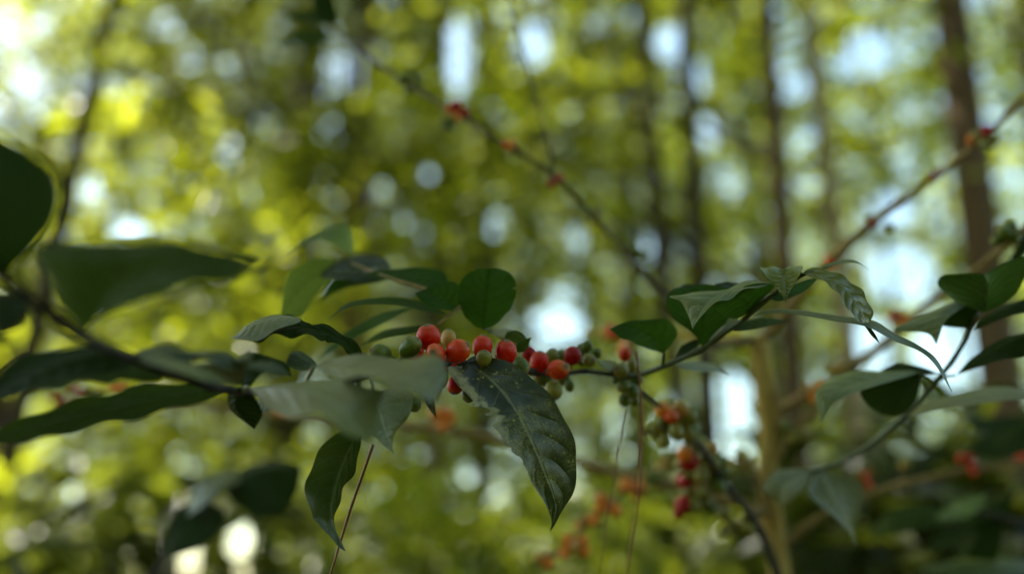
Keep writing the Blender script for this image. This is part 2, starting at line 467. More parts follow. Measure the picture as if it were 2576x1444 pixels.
# --- leaves at the second node, running left
leaf(hb, 'd', [(300, 890), (180, 905), (70, 955), (-60, 1030)], [(250, 868), (150, 880), (60, 895), (0, 940), (-40, 990)], [(330, 925), (230, 945), (120, 965), (20, 1000)], [.425, .43, .435, .44], (.012, -.012), 'dark', True, cup=.1)
leaf(hb, 'e', [(420, 938), (300, 935), (150, 955), (-40, 1005)], [(340, 905), (200, 920), (90, 945)], [(400, 958), (300, 960), (230, 962), (140, 974), (40, 990)], [.45, .455, .46, .465], (.010, -.008), 'mature', True, cup=.05, wave=(.0015, 4))
leaf(hb, 'f', [(590, 978), (420, 1000), (200, 1050), (-50, 1110)], [(500, 966), (380, 968), (220, 1000), (90, 1040), (0, 1078)], [(540, 1000), (430, 1030), (330, 1055), (180, 1085), (60, 1112)], [.495, .485, .475, .47], (.010, -.008), 'mature', True, cup=.12, wave=(.0016, 4), att=(610, 985, .5))
leaf(hb, 'g', [(330, 890), (430, 885), (560, 890), (732, 945)], [(380, 872), (480, 880), (600, 898), (690, 915)], [(380, 905), (470, 912), (600, 925), (680, 945)], [.425, .43, .45, .47], (.012, -.006), 'dark', False, wave=(.002, 3))
leaf(hb, 'h', [(345, 900), (400, 906), (480, 930), (600, 968)], [(380, 888), (450, 906), (530, 930)], [(370, 915), (430, 930), (520, 958)], [.41, .412, .425, .455], (.008, -.008), 'grey', False)
leaf(hb, 'i', [(600, 968), (560, 935), (600, 905), (634, 882)], [(500, 955), (455, 928), (520, 912), (590, 902)], [(612, 955), (618, 930), (632, 905)], [.48, .455, .445, .44], (.010, -.004), 'grey', False)
leaf(hb, 'j', [(605, 982), (628, 930), (670, 910), (735, 948)], [(610, 920), (630, 888), (680, 898), (722, 915)], [(625, 975), (660, 940), (700, 942)], [.50, .50, .505, .51], (.006, -.006), 'dark', True, cup=.1)
leaf(hb, 'k', [(600, 985), (590, 1020), (610, 1050), (640, 1080)], [(575, 990), (580, 1030)], [(640, 1000), (660, 1040)], [.5, .51, .52, .53], (.006, -.006), 'dark', True)
# --- two dusty leaves reaching toward the camera, grey sky sheen in their colour
leaf(hb, 'l', [(625, 975), (760, 975), (860, 1030), (905, 1085), (935, 1110)], [(680, 1030), (760, 1048), (830, 1065), (880, 1090)], [(720, 958), (840, 962), (955, 968), (960, 1000), (945, 1060)], [.49, .455, .43, .415, .41], (-.022, .02), 'grey', False, cup=-.05, wave=(.002, 2), att=(610, 985, .5))
leaf(hb, 'm', [(790, 920), (900, 935), (1010, 948), (1085, 975), (1092, 1012)], [(850, 948), (950, 962), (1020, 985), (1065, 1005)], [(830, 905), (940, 896), (1050, 895), (1108, 905), (1122, 940), (1108, 985)], [.50, .465, .44, .425, .42], (-.020, .022), 'grey', False, cup=-.04, wave=(.002, 2), att=(760, 985, .53))
leaf(hb, 'n', [(800, 922), (770, 905), (748, 893), (728, 890)], [(790, 908), (760, 886), (740, 884)], [(780, 930), (745, 930), (722, 915)], [.53, .525, .52, .52], (.004, -.004), 'dark', False)
leaf(hb, 'o', [(690, 990), (660, 1020), (635, 1040), (606, 1057)], [(660, 998), (640, 1020)], [(690, 1020), (660, 1040), (630, 1050)], [.53, .535, .54, .545], (.004, -.004), 'mature', False)
# --- leaves hanging below the branch
leaf(hb, 'p', [(940, 985), (955, 1030), (970, 1080), (994, 1145)], [(915, 1000), (895, 1050), (897, 1078), (950, 1105), (975, 1125)], [(1000, 975), (1040, 995), (1025, 1050), (993, 1095), (985, 1120)], [.552, .54, .535, .54], (-.012, .008), 'grey', False, cup=-.12, wave=(.0015, 3), att=(930, 945, .553))
leaf(hb, 'q', [(910, 1085), (880, 1130), (850, 1210), (835, 1300), (870, 1386)], [(850, 1086), (800, 1140), (769, 1220), (785, 1300), (806, 1318), (845, 1370)], [(905, 1130), (890, 1190), (860, 1240), (843, 1310), (846, 1358)], [.56, .562, .565, .57, .575], (-.014, .010), 'dark', False, cup=-.10, wave=(.0012, 4), att=(900, 955, .552), prad=.0014)
# --- the big speckled leaf
leaf(hb, 'r', [(1166, 912), (1230, 948), (1285, 1010), (1330, 1090), (1372, 1190), (1398, 1270), (1383, 1338)],
     [(1128, 925), (1134, 945), (1168, 985), (1210, 1035), (1245, 1080), (1275, 1120), (1307, 1155), (1340, 1215), (1372, 1270), (1388, 1310)],
     [(1200, 895), (1262, 905), (1320, 935), (1375, 985), (1420, 1050), (1446, 1120), (1452, 1180), (1440, 1240), (1410, 1295)],
     [.585, .570, .560, .556, .557, .562, .570], (-.010, .012), 'hero', False, N=140, K=14, cup=-.13, wave=(.0012, 5),
     bites=((-1, .33, .022, .30), (-1, .375, .020, .42), (-1, .395, .014, .25), (-1, .55, .015, .16), (-1, .62, .02, .14), (-1, .30, .008, -.12), (-1, .42, .006, -.10)), att=(1130, 915, .58), prad=.0014, label='large dark speckled leaf with bitten left margin')
# --- the curled leaf on the left of the cherries
leaf(hb, 's', [(905, 902), (873, 862), (820, 838), (750, 822), (690, 828), (640, 848), (582, 851)],
     [(880, 895), (850, 868), (790, 850), (740, 846), (690, 846), (655, 858), (625, 855)],
     [(912, 890), (890, 855), (850, 832), (800, 815), (755, 801), (690, 796), (630, 815), (600, 838)],
     [.556, .553, .555, .558, .555, .548, .545], ((-.004, -.008, -.014, -.018, -.012), (.004, .006, .008, .012, .010)), 'dark', True, N=60, cup=.10, wave=(.0016, 4), bites=((1, .42, .03, .2), (-1, .3, .02, .25)), att=(915, 935, .553))
leaf(hb, 's2', [(760, 801), (700, 797), (640, 815), (582, 852)], [(750, 812), (715, 822), (690, 832), (668, 848), (645, 858), (615, 855)], [(720, 793), (680, 794), (630, 812), (600, 836)], [.553, .548, .545, .544], (-.012, .008), 'grey', False, N=40, cup=-.05)
leaf(hb, 't', [(1080, 985), (1082, 1010), (1090, 1035), (1099, 1054)], [(1068, 995), (1074, 1020)], [(1090, 995), (1094, 1020)], [.56, .56, .56, .56], (.002, -.002), 'dark', False, N=16)
leaf(hb, 't2', [(1275, 835), (1300, 838), (1318, 855), (1335, 872)], [(1270, 850), (1295, 862)], [(1300, 832), (1322, 846)], [.62, .62, .62, .62], (.003, -.003), 'mature', False, N=16)
leaf(hb, 't3', [(1294, 880), (1312, 876), (1326, 866), (1338, 848)], [(1302, 886), (1322, 882)], [(1304, 862), (1322, 854)], [.612, .61, .608, .606], (.004, -.004), 'mature', True, N=16)

# --- the main cherry cluster
cherry(hb, 1040, 876, .592, 29, (-.3, .8, .2), 'red')
cherry(hb, 1128, 851, .60, 20, (.1, 1, .1), 'amber', 1.05)
cherry(hb, 1078, 848, .578, 30, (-.12, 1, .28), 'red', .98)
cherry(hb, 1032, 875, .568, 27, (.55, .62, .25), 'green', 1.1)
cherry(hb, 958, 889, .568, 22, (-.85, .35, .5), 'green', 1.2)
cherry(hb, 1096, 889, .560, 25.5, (-.16, .12, 1), 'rust', 1.08)
cherry(hb, 1152, 884, .565, 28, (.72, .55, .22), 'rust', 1.08)
cherry(hb, 1213, 872, .582, 26.5, (.1, 1, .1), 'red')
cherry(hb, 1217, 901, .576, 19.5, (.2, .8, .3), 'olive')
cherry(hb, 1272, 887, .586, 28.5, (.1, 1, .3), 'red', 1.04)
cherry(hb, 1146, 968, .575, 22, (-.2, -.8, .5), 'red')
cherry(hb, 1180, 992, .578, 18, (-.1, -1, .2), 'green')
cherry(hb, 1105, 953, .562, 24, (-.1, -.9, .3), 'green')
cherry(hb, 1042, 1016, .566, 18, (.2, -.9, .2), 'green')
cherry(hb, 905, 905, .562, 19, (.5, .7, .2), 'green')
cherry(hb, 1130, 915, .582, 22, (-.3, -.5, .5), 'red')
cherry(hb, 1200, 925, .60, 24, (.1, -.8, .1), 'olive')
cherry(hb, 1310, 921, .60, 21, (.4, -.6, .4), 'green', 1.1)
# --- the second cluster, further off
for a in [(1332, 891, .655, 20, (-.4, .8, .2), 'crimson'), (1357, 911, .640, 26, (.1, .9, .2), 'red'), (1388, 897, .66, 19, (.1, .9, .2), 'olive'), (1404, 930, .632, 25, (.6, .3, .5), 'rust'),
          (1440, 894, .650, 22, (.1, 1, .1), 'crimson'), (1412, 896, .68, 17, (0, 1, 0), 'green'), (1476, 871, .67, 15, (.3, .8, 0), 'green'), (1497, 889, .665, 15, (.8, .3, .2), 'green'), (1482, 906, .655, 17, (.5, .1, .8), 'olive'),
          (1462, 878, .68, 15, (0, 1, 0), 'green'), (1461, 905, .672, 15, (0, .3, 1), 'green'), (1393, 981, .64, 23, (.1, -.9, .3), 'olive'), (1432, 970, .655, 14, (.1, -1, .1), 'green'), (1360, 948, .662, 20, (-.3, -.6, .3), 'green'),
          (1420, 955, .67, 16, (.1, -.6, .2), 'green'), (1378, 955, .672, 17, (0, -1, 0), 'green'), (1340, 930, .67, 17, (-.6, -.2, .2), 'olive')]:
    cherry(hb, *a)
# --- the third cluster
for a in [(1572, 890, .69, 17, (.1, 1, .2), 'rust'), (1562, 932, .672, 20, (-.4, .3, .6), 'olive'), (1568, 972, .675, 17, (-.5, -.2, .5), 'green'), (1590, 984, .685, 19, (.3, -.6, .2), 'green'), (1570, 1006, .69, 15, (-.2, -1, .1), 'green'),
          (1600, 955, .70, 17, (.5, 0, .2), 'green'), (1588, 920, .70, 16, (.2, .7, 0), 'olive'), (1552, 955, .70, 14, (-.8, 0, 0), 'green'), (1596, 1008, .70, 13, (.2, -1, 0), 'green')]:
    cherry(hb, *a)
leaf(hb, 'u0', [(1590, 946), (1560, 930), (1530, 918), (1500, 905)], [(1570, 922), (1535, 906)], [(1565, 942), (1538, 936), (1515, 920)], [.685, .68, .675, .67], (.008, -.008), 'grey', False, N=20)

# --- leafy tip of the branch
leaf(hb, 'u', [(1668, 889), (1645, 850), (1600, 825), (1560, 818), (1532, 828)], [(1630, 877), (1592, 862), (1556, 846)], [(1706, 838), (1680, 806), (1625, 803), (1570, 812)], [.655, .645, .635, .63, .628], (-.010, .006), 'green', True, cup=.08, wave=(.0012, 3), att=(1667, 922, .665))
leaf(hb, 'v', [(1766, 876), (1764, 830), (1765, 785), (1752, 740), (1735, 722)], [(1748, 845), (1695, 800), (1676, 765), (1684, 738), (1705, 722)], [(1790, 850), (1835, 800), (1866, 770), (1850, 735), (1790, 715)], [.645, .64, .637, .64, .65], (-.006, -.004), 'green', True, cup=.06, wave=(.0012, 3))
leaf(hb, 'w', [(1868, 797), (1880, 765), (1850, 752), (1790, 766)], [(1900, 770), (1950, 718), (1925, 712), (1880, 718), (1850, 736), (1815, 756)], [(1845, 802), (1815, 790), (1795, 775)], [.622, .612, .60, .592], (-.008, .004), 'green', True, N=40, cup=.05)
leaf(hb, 'w2', [(1940, 713), (1870, 724), (1805, 742), (1768, 775), (1742, 829)], [(1910, 722), (1860, 735), (1830, 754), (1805, 762), (1778, 778), (1760, 800)], [(1930, 710), (1870, 711), (1800, 736), (1740, 738), (1686, 742), (1690, 750), (1715, 762), (1732, 795)], [.60, .595, .588, .580, .578], (-.010, .014), 'dusty', False, N=60, cup=-.06, wave=(.001, 3), bites=((1, .45, .02, .2),))
leaf(hb, 'x', [(1865, 792), (1840, 745), (1800, 735), (1740, 728)], [(1830, 760), (1760, 748), (1700, 736)], [(1862, 722), (1838, 706), (1826, 704), (1802, 720), (1795, 740), (1788, 735), (1775, 720), (1745, 715), (1710, 725)], [.635, .645, .65, .655], (.002, .008), 'dark', False, cup=.15, wave=(.003, 3))
leaf(hb, 'y', [(1973, 678), (1972, 692), (1974, 712), (1976, 735), (1977, 768)], [(1945, 672), (1912, 674), (1918, 684), (1938, 703), (1958, 728), (1970, 745)], [(1990, 668), (2018, 672), (2012, 690), (1998, 715), (1986, 735), (1980, 750)], [.592, .582, .575, .570, .568], (.004, .004), 'young', False, N=44, K=10, cup=-.28, wave=(.0008, 4), att=(1985, 712, .595), label='small glossy yellowish folded leaf')
leaf(hb, 'z', [(2018, 688), (2075, 695), (2130, 730), (2168, 785), (2188, 825), (2214, 866)], [(2050, 700), (2085, 716), (2115, 748), (2138, 786), (2166, 812), (2195, 845)], [(2040, 674), (2090, 682), (2140, 707), (2178, 745), (2194, 785), (2192, 820)], [.588, .577, .571, .569, .571, .575], (-.008, .008), 'young', False, N=60, K=9, cup=-.16, wave=(.001, 5), att=(2001, 703, .592), label='young glossy leaf arching down to a fine tip')
leaf(hb, 'aa', [(1880, 806), (1925, 786), (2000, 785), (2100, 801), (2190, 812), (2260, 850), (2310, 876), (2355, 912), (2398, 992)], [(1920, 790), (2000, 791), (2100, 808), (2180, 822), (2250, 858), (2310, 882), (2352, 918)], [(1925, 780), (2000, 779), (2100, 793), (2195, 806), (2250, 838), (2310, 868), (2360, 908)], [.62, .605, .592, .583, .578, .575, .574, .576, .58], (-.016, .016), 'mature', False, N=60, cup=.02)
leaf(hb, 'bb', [(2040, 690), (2110, 664), (2150, 657), (2191, 682)], [(2080, 672), (2150, 661)], [(2080, 664), (2145, 653)], [.588, .595, .602, .61], (-.010, .010), 'mature', False, N=24)
leaf(hb, 'cc', [(1936, 752), (1985, 738), (2030, 715), (2060, 700)], [(1965, 757), (2020, 735)], [(1975, 728), (2030, 704)], [.606, .60, .60, .60], (-.008, .006), 'fresh', True, N=24)
leaf(hb, 'dd', [(1830, 832), (1880, 812), (1930, 800), (1985, 806)], [(1870, 832), (1940, 820)], [(1870, 806), (1930, 800)], [.628, .64, .655, .67], (-.010, .010), 'mature', True, N=24)
leaf(hb, 'ee', [(1775, 874), (1800, 852), (1835, 822), (1862, 785)], [(1808, 858), (1850, 818)], [(1795, 838), (1835, 800)], [.642, .638, .63, .625], (-.004, .006), 'grey', False, N=24)
leaf(hb, 'ee2', [(1872, 798), (1900, 775), (1930, 752), (1950, 735)], [(1905, 782), (1940, 752)], [(1890, 768), (1925, 742)], [.618, .612, .606, .602], (-.004, .006), 'grey', False, N=20)
leaf(hb, 'ff', [(1690, 916), (1740, 918), (1800, 926), (1840, 948)], [(1740, 932), (1800, 936)], [(1735, 908), (1795, 916)], [.663, .675, .69, .70], (-.008, .008), 'grey', False, N=24)
leaf(hb, 'gg', [(1700, 905), (1725, 880), (1750, 865), (1762, 855)], [(1730, 890), (1755, 872)], [(1715, 872), (1745, 855)], [.66, .662, .665, .67], (-.005, .005), 'dark', True, N=16)

# ================================================================== the leafy shoot behind the cherries
bs = Thing('coffee_branch', P(1330, 880, .70), 'leafy coffee shoot rising behind the ripe cherries', 'coffee branch', 'coffee branches')
p = px_path([(1420, 915, .70), (1340, 885, .69), (1250, 840, .67), (1170, 782, .65), (1090, 735, .665), (980, 700, .69), (900, 668, .73), (860, 655, .77)], 50)
V, F = tube(p, [.0016, .0014, .0008], 8); bs.mesh('stem', V, F, M['wood'])
V, F = tube(px_path([(1098, 818, .63), (1140, 785, .64), (1184, 745, .645)], 12), [.0008, .0010], 6); bs.mesh('twig', V, F, M['wood'])
leaf(bs, '1', [(888, 645), (870, 600), (810, 590), (760, 606), (700, 652)], [(830, 612), (790, 606), (750, 622)], [(888, 600), (872, 565), (825, 570), (770, 596)], [.77, .765, .76, .755, .75], (-.010, .012), 'glow', False)
leaf(bs, '2', [(860, 655), (800, 690), (750, 735), (704, 796)], [(800, 648), (730, 682), (712, 735)], [(845, 665), (830, 705), (790, 750), (755, 800)], [.76, .755, .75, .745], (-.006, .006), 'glow', True, cup=.06)
leaf(bs, '3', [(985, 672), (930, 676), (860, 684), (800, 698)], [(940, 706), (870, 704)], [(962, 648), (910, 640), (850, 655), (815, 682)], [.73, .735, .74, .75], (-.012, .012), 'dark', False, cup=-.05)
leaf(bs, '3b', [(985, 700), (940, 702), (880, 712), (805, 760)], [(935, 690), (870, 692), (830, 710)], [(940, 712), (880, 722), (830, 742)], [.73, .74, .75, .76], (.01, -.01), 'green', True)
leaf(bs, '4', [(1128, 708), (1060, 700), (990, 692), (915, 694)], [(1085, 722), (1030, 720), (970, 702)], [(1115, 682), (1060, 673), (1000, 676), (940, 682)], [.675, .685, .695, .70], (-.010, .012), 'green', True)
leaf(bs, '5', [(1125, 792), (1060, 772), (960, 758), (880, 766), (822, 810)], [(1070, 784), (1000, 768), (900, 768), (850, 786)], [(1080, 766), (1010, 750), (940, 750), (875, 762), (840, 790)], [.65, .64, .632, .63, .63], (-.018, .018), 'green', True)
leaf(bs, '6', [(1040, 772), (980, 792), (920, 822), (862, 846), (800, 905)], [(1000, 796), (940, 826), (880, 856), (840, 880)], [(1010, 776), (950, 792), (890, 824), (840, 858)], [.66, .675, .69, .70, .71], (-.010, .014), 'green', True)
leaf(bs, '7', [(1110, 818), (1040, 826), (960, 842), (905, 872)], [(1050, 836), (970, 850)], [(1040, 820), (960, 834)], [.645, .65, .655, .66], (-.014, .014), 'green', True)
leaf(bs, '8', [(1150, 785), (1120, 755), (1080, 735), (1042, 738)], [(1120, 780), (1070, 765)], [(1165, 735), (1140, 708), (1100, 712), (1080, 722)], [.645, .64, .636, .632], (-.010, .006), 'green', True, cup=.1)
leaf(bs, '9', [(1216, 828), (1219, 780), (1224, 730), (1228, 690), (1232, 676)], [(1190, 818), (1160, 778), (1152, 730), (1168, 695), (1200, 677)], [(1245, 818), (1285, 775), (1299, 730), (1290, 695), (1262, 677)], [.645, .64, .633, .632, .635], (-.004, -.006), 'green', True, N=70, cup=.07, wave=(.0012, 5), bites=((-1, .82, .02, .16), (1, .6, .015, .12)), att=(1250, 840, .67))
leaf(bs, '10', [(1225, 838), (1270, 836), (1310, 846), (1325, 858)], [(1262, 848), (1305, 858)], [(1268, 826), (1308, 838)], [.66, .65, .645, .64], (-.008, .008), 'grey', False, N=20)

# ================================================================== leafy plant on the right edge
rb = Thing('coffee_branch', P(2240, 1080, .72), 'green leafy coffee shoot at the right edge with dusty drooping leaves', 'coffee branch', 'coffee branches')
p = px_path([(2040, 1186, .80), (2110, 1165, .785), (2180, 1125, .765), (2250, 1070, .74), (2310, 1010, .72), (2352, 962, .705), (2390, 915, .695), (2425, 860, .685), (2438, 825, .68), (2460, 790, .67)], 60)
V, F = tube(p, [.0024, .0022, .0019, .0017], 8); rb.mesh('stem', V, F, M['stem'])
leaf(rb, '1', [(2474, 788), (2479, 760), (2479, 725), (2476, 690)], [(2440, 772), (2400, 755), (2362, 722), (2376, 692), (2440, 687)], [(2500, 776), (2532, 760), (2562, 738), (2580, 690), (2578, 645), (2530, 662)], [.668, .655, .645, .64], (-.004, .006), 'fresh', False, cup=.12, wave=(.0015, 2))
leaf(rb, '2', [(2440, 765), (2405, 765), (2370, 790), (2356, 868)], [(2400, 758), (2340, 785), (2290, 805), (2248, 832), (2330, 838)], [(2412, 780), (2385, 800), (2372, 820), (2362, 850)], [.672, .662, .652, .648], (.008, -.004), 'dusty', False)
leaf(rb, '2b', [(2434, 828), (2430, 790), (2424, 765), (2418, 748)], [(2415, 825), (2380, 822), (2368, 816), (2385, 790), (2400, 760)], [(2448, 810), (2460, 782), (2448, 758)], [.68, .675, .67, .668], (.003, -.004), 'dark', True)
leaf(rb, '3', [(2402, 945), (2450, 912), (2520, 872), (2640, 810)], [(2450, 895), (2520, 852), (2580, 835)], [(2450, 928), (2520, 905), (2590, 890)], [.695, .685, .675, .67], (.012, -.012), 'dark', True, att=(2360, 955, .703))
leaf(rb, '4', [(2445, 832), (2490, 795), (2560, 765), (2680, 720)], [(2470, 800), (2530, 768), (2600, 745)], [(2480, 820), (2540, 795), (2600, 778)], [.68, .668, .66, .655], (.012, -.012), 'dark', True)
leaf(rb, '5', [(2310, 938), (2240, 945), (2150, 965), (2075, 1000), (2065, 1065)], [(2290, 944), (2220, 965), (2150, 988), (2100, 1010), (2078, 1040)], [(2290, 932), (2220, 934), (2150, 932), (2090, 955), (2050, 990)], [.705, .685, .668, .655, .65], (-.010, .016), 'dusty', False, cup=-.05, att=(2352, 962, .705))
leaf(rb, '5b', [(2312, 940), (2290, 975), (2260, 1020), (2245, 1048)], [(2280, 940), (2215, 962), (2165, 980), (2180, 1015), (2215, 1040)], [(2314, 965), (2305, 1005), (2275, 1040)], [.705, .702, .70, .70], (-.006, .006), 'dark', True, att=(2330, 985, .712))
leaf(rb, '6', [(2365, 940), (2330, 932), (2290, 918), (2212, 932)], [(2325, 940), (2260, 938)], [(2320, 922), (2260, 912)], [.705, .71, .72, .725], (-.01, .01), 'dark', True)
leaf(rb, '7', [(2250, 1062), (2330, 1026), (2420, 998), (2530, 985), (2640, 1000)], [(2330, 1038), (2430, 1020), (2540, 1006)], [(2320, 1016), (2420, 985), (2530, 972)], [.74, .73, .72, .71, .70], (-.014, .012), 'grey', False)
leaf(rb, '8', [(2044, 1182), (2010, 1200), (1970, 1230), (1966, 1272)], [(2030, 1212), (2000, 1250), (1985, 1268)], [(2020, 1178), (1950, 1185), (1920, 1228), (1945, 1255)], [.80, .79, .78, .78], (-.008, .008), 'grey', False, cup=-.1)
leaf(rb, '9', [(2060, 1180), (2085, 1230), (2120, 1290), (2152, 1375)], [(2040, 1210), (2035, 1240), (2060, 1268), (2110, 1310), (2140, 1340)], [(2090, 1188), (2150, 1205), (2172, 1222), (2168, 1280), (2150, 1330)], [.80, .785, .78, .785], (-.008, .008), 'grey', False, cup=-.1)
leaf(rb, '10', [(2180, 1125), (2215, 1110), (2235, 1085), (2245, 1060)], [(2215, 1118), (2240, 1088)], [(2200, 1098), (2225, 1068)], [.765, .76, .755, .75], (-.006, .006), 'mature', False, N=16)
# pair at the very edge with green berries
rf = Thing('coffee_branch', P(2620, 520, .80), 'green coffee twig with unripe berries entering at the right edge', 'coffee branch', 'coffee branches')
V, F = tube(px_path([(2680, 470, .80), (2600, 545, .80), (2540, 610, .80), (2440, 690, .86)], 24), [.002, .0019, .0016], 8); rf.mesh('stem', V, F, M['wood'])
cluster(rf, 2545, 600, .80, 9, 36, 15, ['green', 'green', 'olive'])
leaf(rf, '1', [(2600, 560), (2570, 600), (2548, 640), (2530, 676)], [(2580, 590), (2552, 640)], [(2600, 600), (2575, 645)], [.80, .79, .79, .79], (.004, -.004), 'dark', True, N=16)

# ================================================================== dark fruiting branch that climbs from the lower right
fb = Thing('coffee_branch', P(1960, 1470, .92), 'dark leafless coffee branch hung with green and reddening berries, rising from the lower edge', 'coffee branch', 'coffee branches')
V, F = tube(px_path([(1990, 1560, .95), (1955, 1444, .92), (1905, 1320, .89), (1830, 1225, .85), (1770, 1135, .81), (1700, 1060, .77), (1640, 1005, .74), (1600, 975, .73)], 70), [.0050, .0042, .0032, .0025, .0020], 10)
fb.mesh('stem', V, F, M['darkwood'])
for a in [(1668, 1030, .75, 20, (-.3, .8, .3), 'orange'), (1712, 1028, .755, 21, (.3, .8, .3), 'amber'), (1690, 1048, .745, 18, (0, .4, 1), 'rust'), (1735, 1050, .76, 19, (.7, .3, .2), 'olive'), (1650, 1078, .76, 17, (-.7, -.3, .3), 'olive'),
          (1700, 1085, .75, 20, (0, -.7, .5), 'olive'), (1730, 1090, .77, 20, (.5, -.4, .3), 'olive'), (1670, 1110, .75, 16, (-.1, -1, .2), 'olive'), (1625, 1082, .76, 11, (-.8, 0, 0), 'olive'), (1712, 1060, .77, 20, (.4, .4, .3), 'olive'), (1745, 1075, .78, 17, (.8, 0, 0), 'olive')]:
    cherry(fb, *a, scar=False)
for a in [(1733, 1160, .82, 26, (-.3, .4, .8), 'crimson'), (1722, 1140, .81, 19, (-.3, .8, .3), 'orange'), (1775, 1148, .83, 20, (.3, .5, .5), 'olive'), (1790, 1128, .83, 18, (.4, .8, 0), 'amber'), (1760, 1115, .82, 18, (.1, 1, 0), 'olive'), (1795, 1165, .83, 17, (.8, 0, 0), 'olive'),
          (1722, 1210, .84, 19, (-.5, -.2, .5), 'crimson'), (1765, 1195, .83, 20, (0, .3, .9), 'olive'), (1770, 1235, .84, 19, (.1, .3, .9), 'olive'), (1795, 1215, .85, 19, (.5, 0, .5), 'olive'), (1718, 1268, .85, 21, (-.4, -.3, .5), 'crimson'), (1708, 1288, .86, 15, (-.3, -1, .2), 'crimson'), (1745, 1268, .85, 18, (0, -.5, .7), 'olive'), (1775, 1265, .86, 17, (.3, -.5, .5), 'olive'), (1735, 1245, .86, 18, (-.2, .2, .7), 'olive')]:
    cherry(fb, *a, scar=False)
for a in [(1824, 1292, .87, 17, (-.3, .8, .6), 'olive'), (1838, 1312, .87, 16, (.1, .3, 1), 'olive'), (1822, 1334, .87, 16, (-.3, -.2, 1), 'olive'), (1862, 1318, .89, 16, (.4, .3, .3), 'olive'), (1850, 1340, .89, 15, (.2, -.7, .2), 'olive'), (1875, 1340, .89, 15, (.6, -.5, .2), 'olive')]:
    cherry(fb, *a, scar=False)

cluster(fb, 1700, 1065, .775, 9, 52, 18, ['green', 'green', 'olive'])
cluster(fb, 1772, 1180, .845, 12, 60, 18, ['green', 'olive', 'green', 'amber'])
cluster(fb, 1755, 1255, .86, 8, 46, 17, ['green', 'olive', 'green'])
cluster(fb, 1855, 1325, .89, 6, 34, 15, ['green', 'olive'])

# ================================================================== the coffee shrub standing behind, with its pale brown stem
sh = Thing('coffee_shrub', (P(1960, 1444, 1.05)[0] + .05, P(1960, 1444, 1.05)[1] - .05, 0.0), 'tall coffee shrub with one thick tan stem and long bare side twigs dotted with berries', 'coffee shrub', 'coffee shrubs')
b0 = sh.base
low = [b0, b0 + np.array([.01, .01, .5]), b0 + np.array([-.01, .03, 1.0])]
up_ = [P(x, y, d) for x, y, d in [(1962, 1440, 1.05), (1942, 1300, 1.05), (1928, 1180, 1.04), (1938, 1080, 1.04), (1922, 960, 1.03), (1910, 850, 1.03)]]
tp = spline(np.array(low + up_), 60)
rr = np.linspace(.0160, .0130, 60); rr[-22:] = np.linspace(.0122, .0105, 22)
rr = rr * (1 + rng.normal(0, .025, 60)); rr[[40, 46, 52, 57]] *= 1.13
V, F = tube(tp, rr, 14); sh.mesh('trunk', V, F, M['trunk'])
def twig(pts, rad, mat='wood', berries=(), n=40, leaves=()):
    rq = np.interp(np.linspace(0, 1, n), np.linspace(0, 1, len(rad)), rad) * (1 + rng.normal(0, .05, n))
    if n >= 40:
        for k in range(5, n, 7): rq[k] *= 1.38
    V, F = tube(px_path(pts, n), rq, 8)
    o = sh.mesh('branch', V, F, M[mat])
    for x, y, d, k, spread, r, kinds in berries:
        cluster(sh, x, y, d, k, spread, r, kinds, o)
    return o
# right twig climbing to the upper right
twig([(1912, 860, 1.03), (1990, 770, 1.0), (2085, 660, .96), (2200, 556, .94), (2350, 448, .92), (2470, 350, .91), (2600, 225, .90), (2660, 170, .90)], [.0058, .005, .0036, .0028, .0026], 'wood',
     [(2085, 655, .955, 4, 14, 10, ['orange', 'red']), (2195, 552, .935, 3, 12, 9, ['crimson', 'olive']), (2238, 575, .94, 2, 9, 10, ['green', 'green']), (2356, 440, .92, 3, 14, 9, ['crimson', 'green']), (2480, 345, .91, 7, 24, 13, ['green', 'green', 'crimson', 'olive']), (2440, 350, .91, 2, 8, 8, ['orange'])])
twig([(1925, 1050, 1.04), (2040, 990, 1.03), (2140, 925, 1.02), (2240, 850, 1.01), (2330, 770, 1.0), (2460, 680, .98), (2600, 560, .96)], [.0055, .005, .0042, .0035], 'wood',
     [(2055, 985, 1.02, 4, 24, 14, ['orange', 'olive', 'green']), (2110, 935, 1.01, 5, 26, 13, ['orange', 'olive', 'amber']), (2265, 795, 1.0, 4, 22, 14, ['orange', 'crimson', 'olive']), (2050, 985, 1.0, 2, 12, 13, ['orange'])])
twig([(1935, 1170, 1.04), (1990, 1095, 1.03), (2050, 1035, 1.02), (2110, 985, 1.02), (2160, 920, 1.02)], [.005, .0042, .003], 'wood',
     [(1995, 1085, 1.03, 5, 30, 14, ['olive', 'olive', 'green']), (2030, 1100, 1.03, 3, 18, 14, ['olive', 'orange']), (2050, 975, 1.0, 3, 14, 13, ['orange', 'amber'])])
twig([(1940, 1290, 1.05), (1890, 1170, 1.0), (1860, 1160, .98)], [.004, .003], 'wood', [(1868, 1165, 1.0, 7, 32, 14, ['orange', 'olive', 'amber', 'green'])], 20)
twig([(1912, 855, 1.03), (1850, 858, 1.02), (1790, 862, 1.01), (1690, 838, 1.03), (1560, 832, 1.06), (1470, 838, 1.1)], [.0075, .006, .004, .003], 'trunk', [(1540, 838, 1.06, 4, 16, 12, ['orange', 'orange', 'red']), (1572, 880, 1.02, 2, 10, 13, ['orange'])])
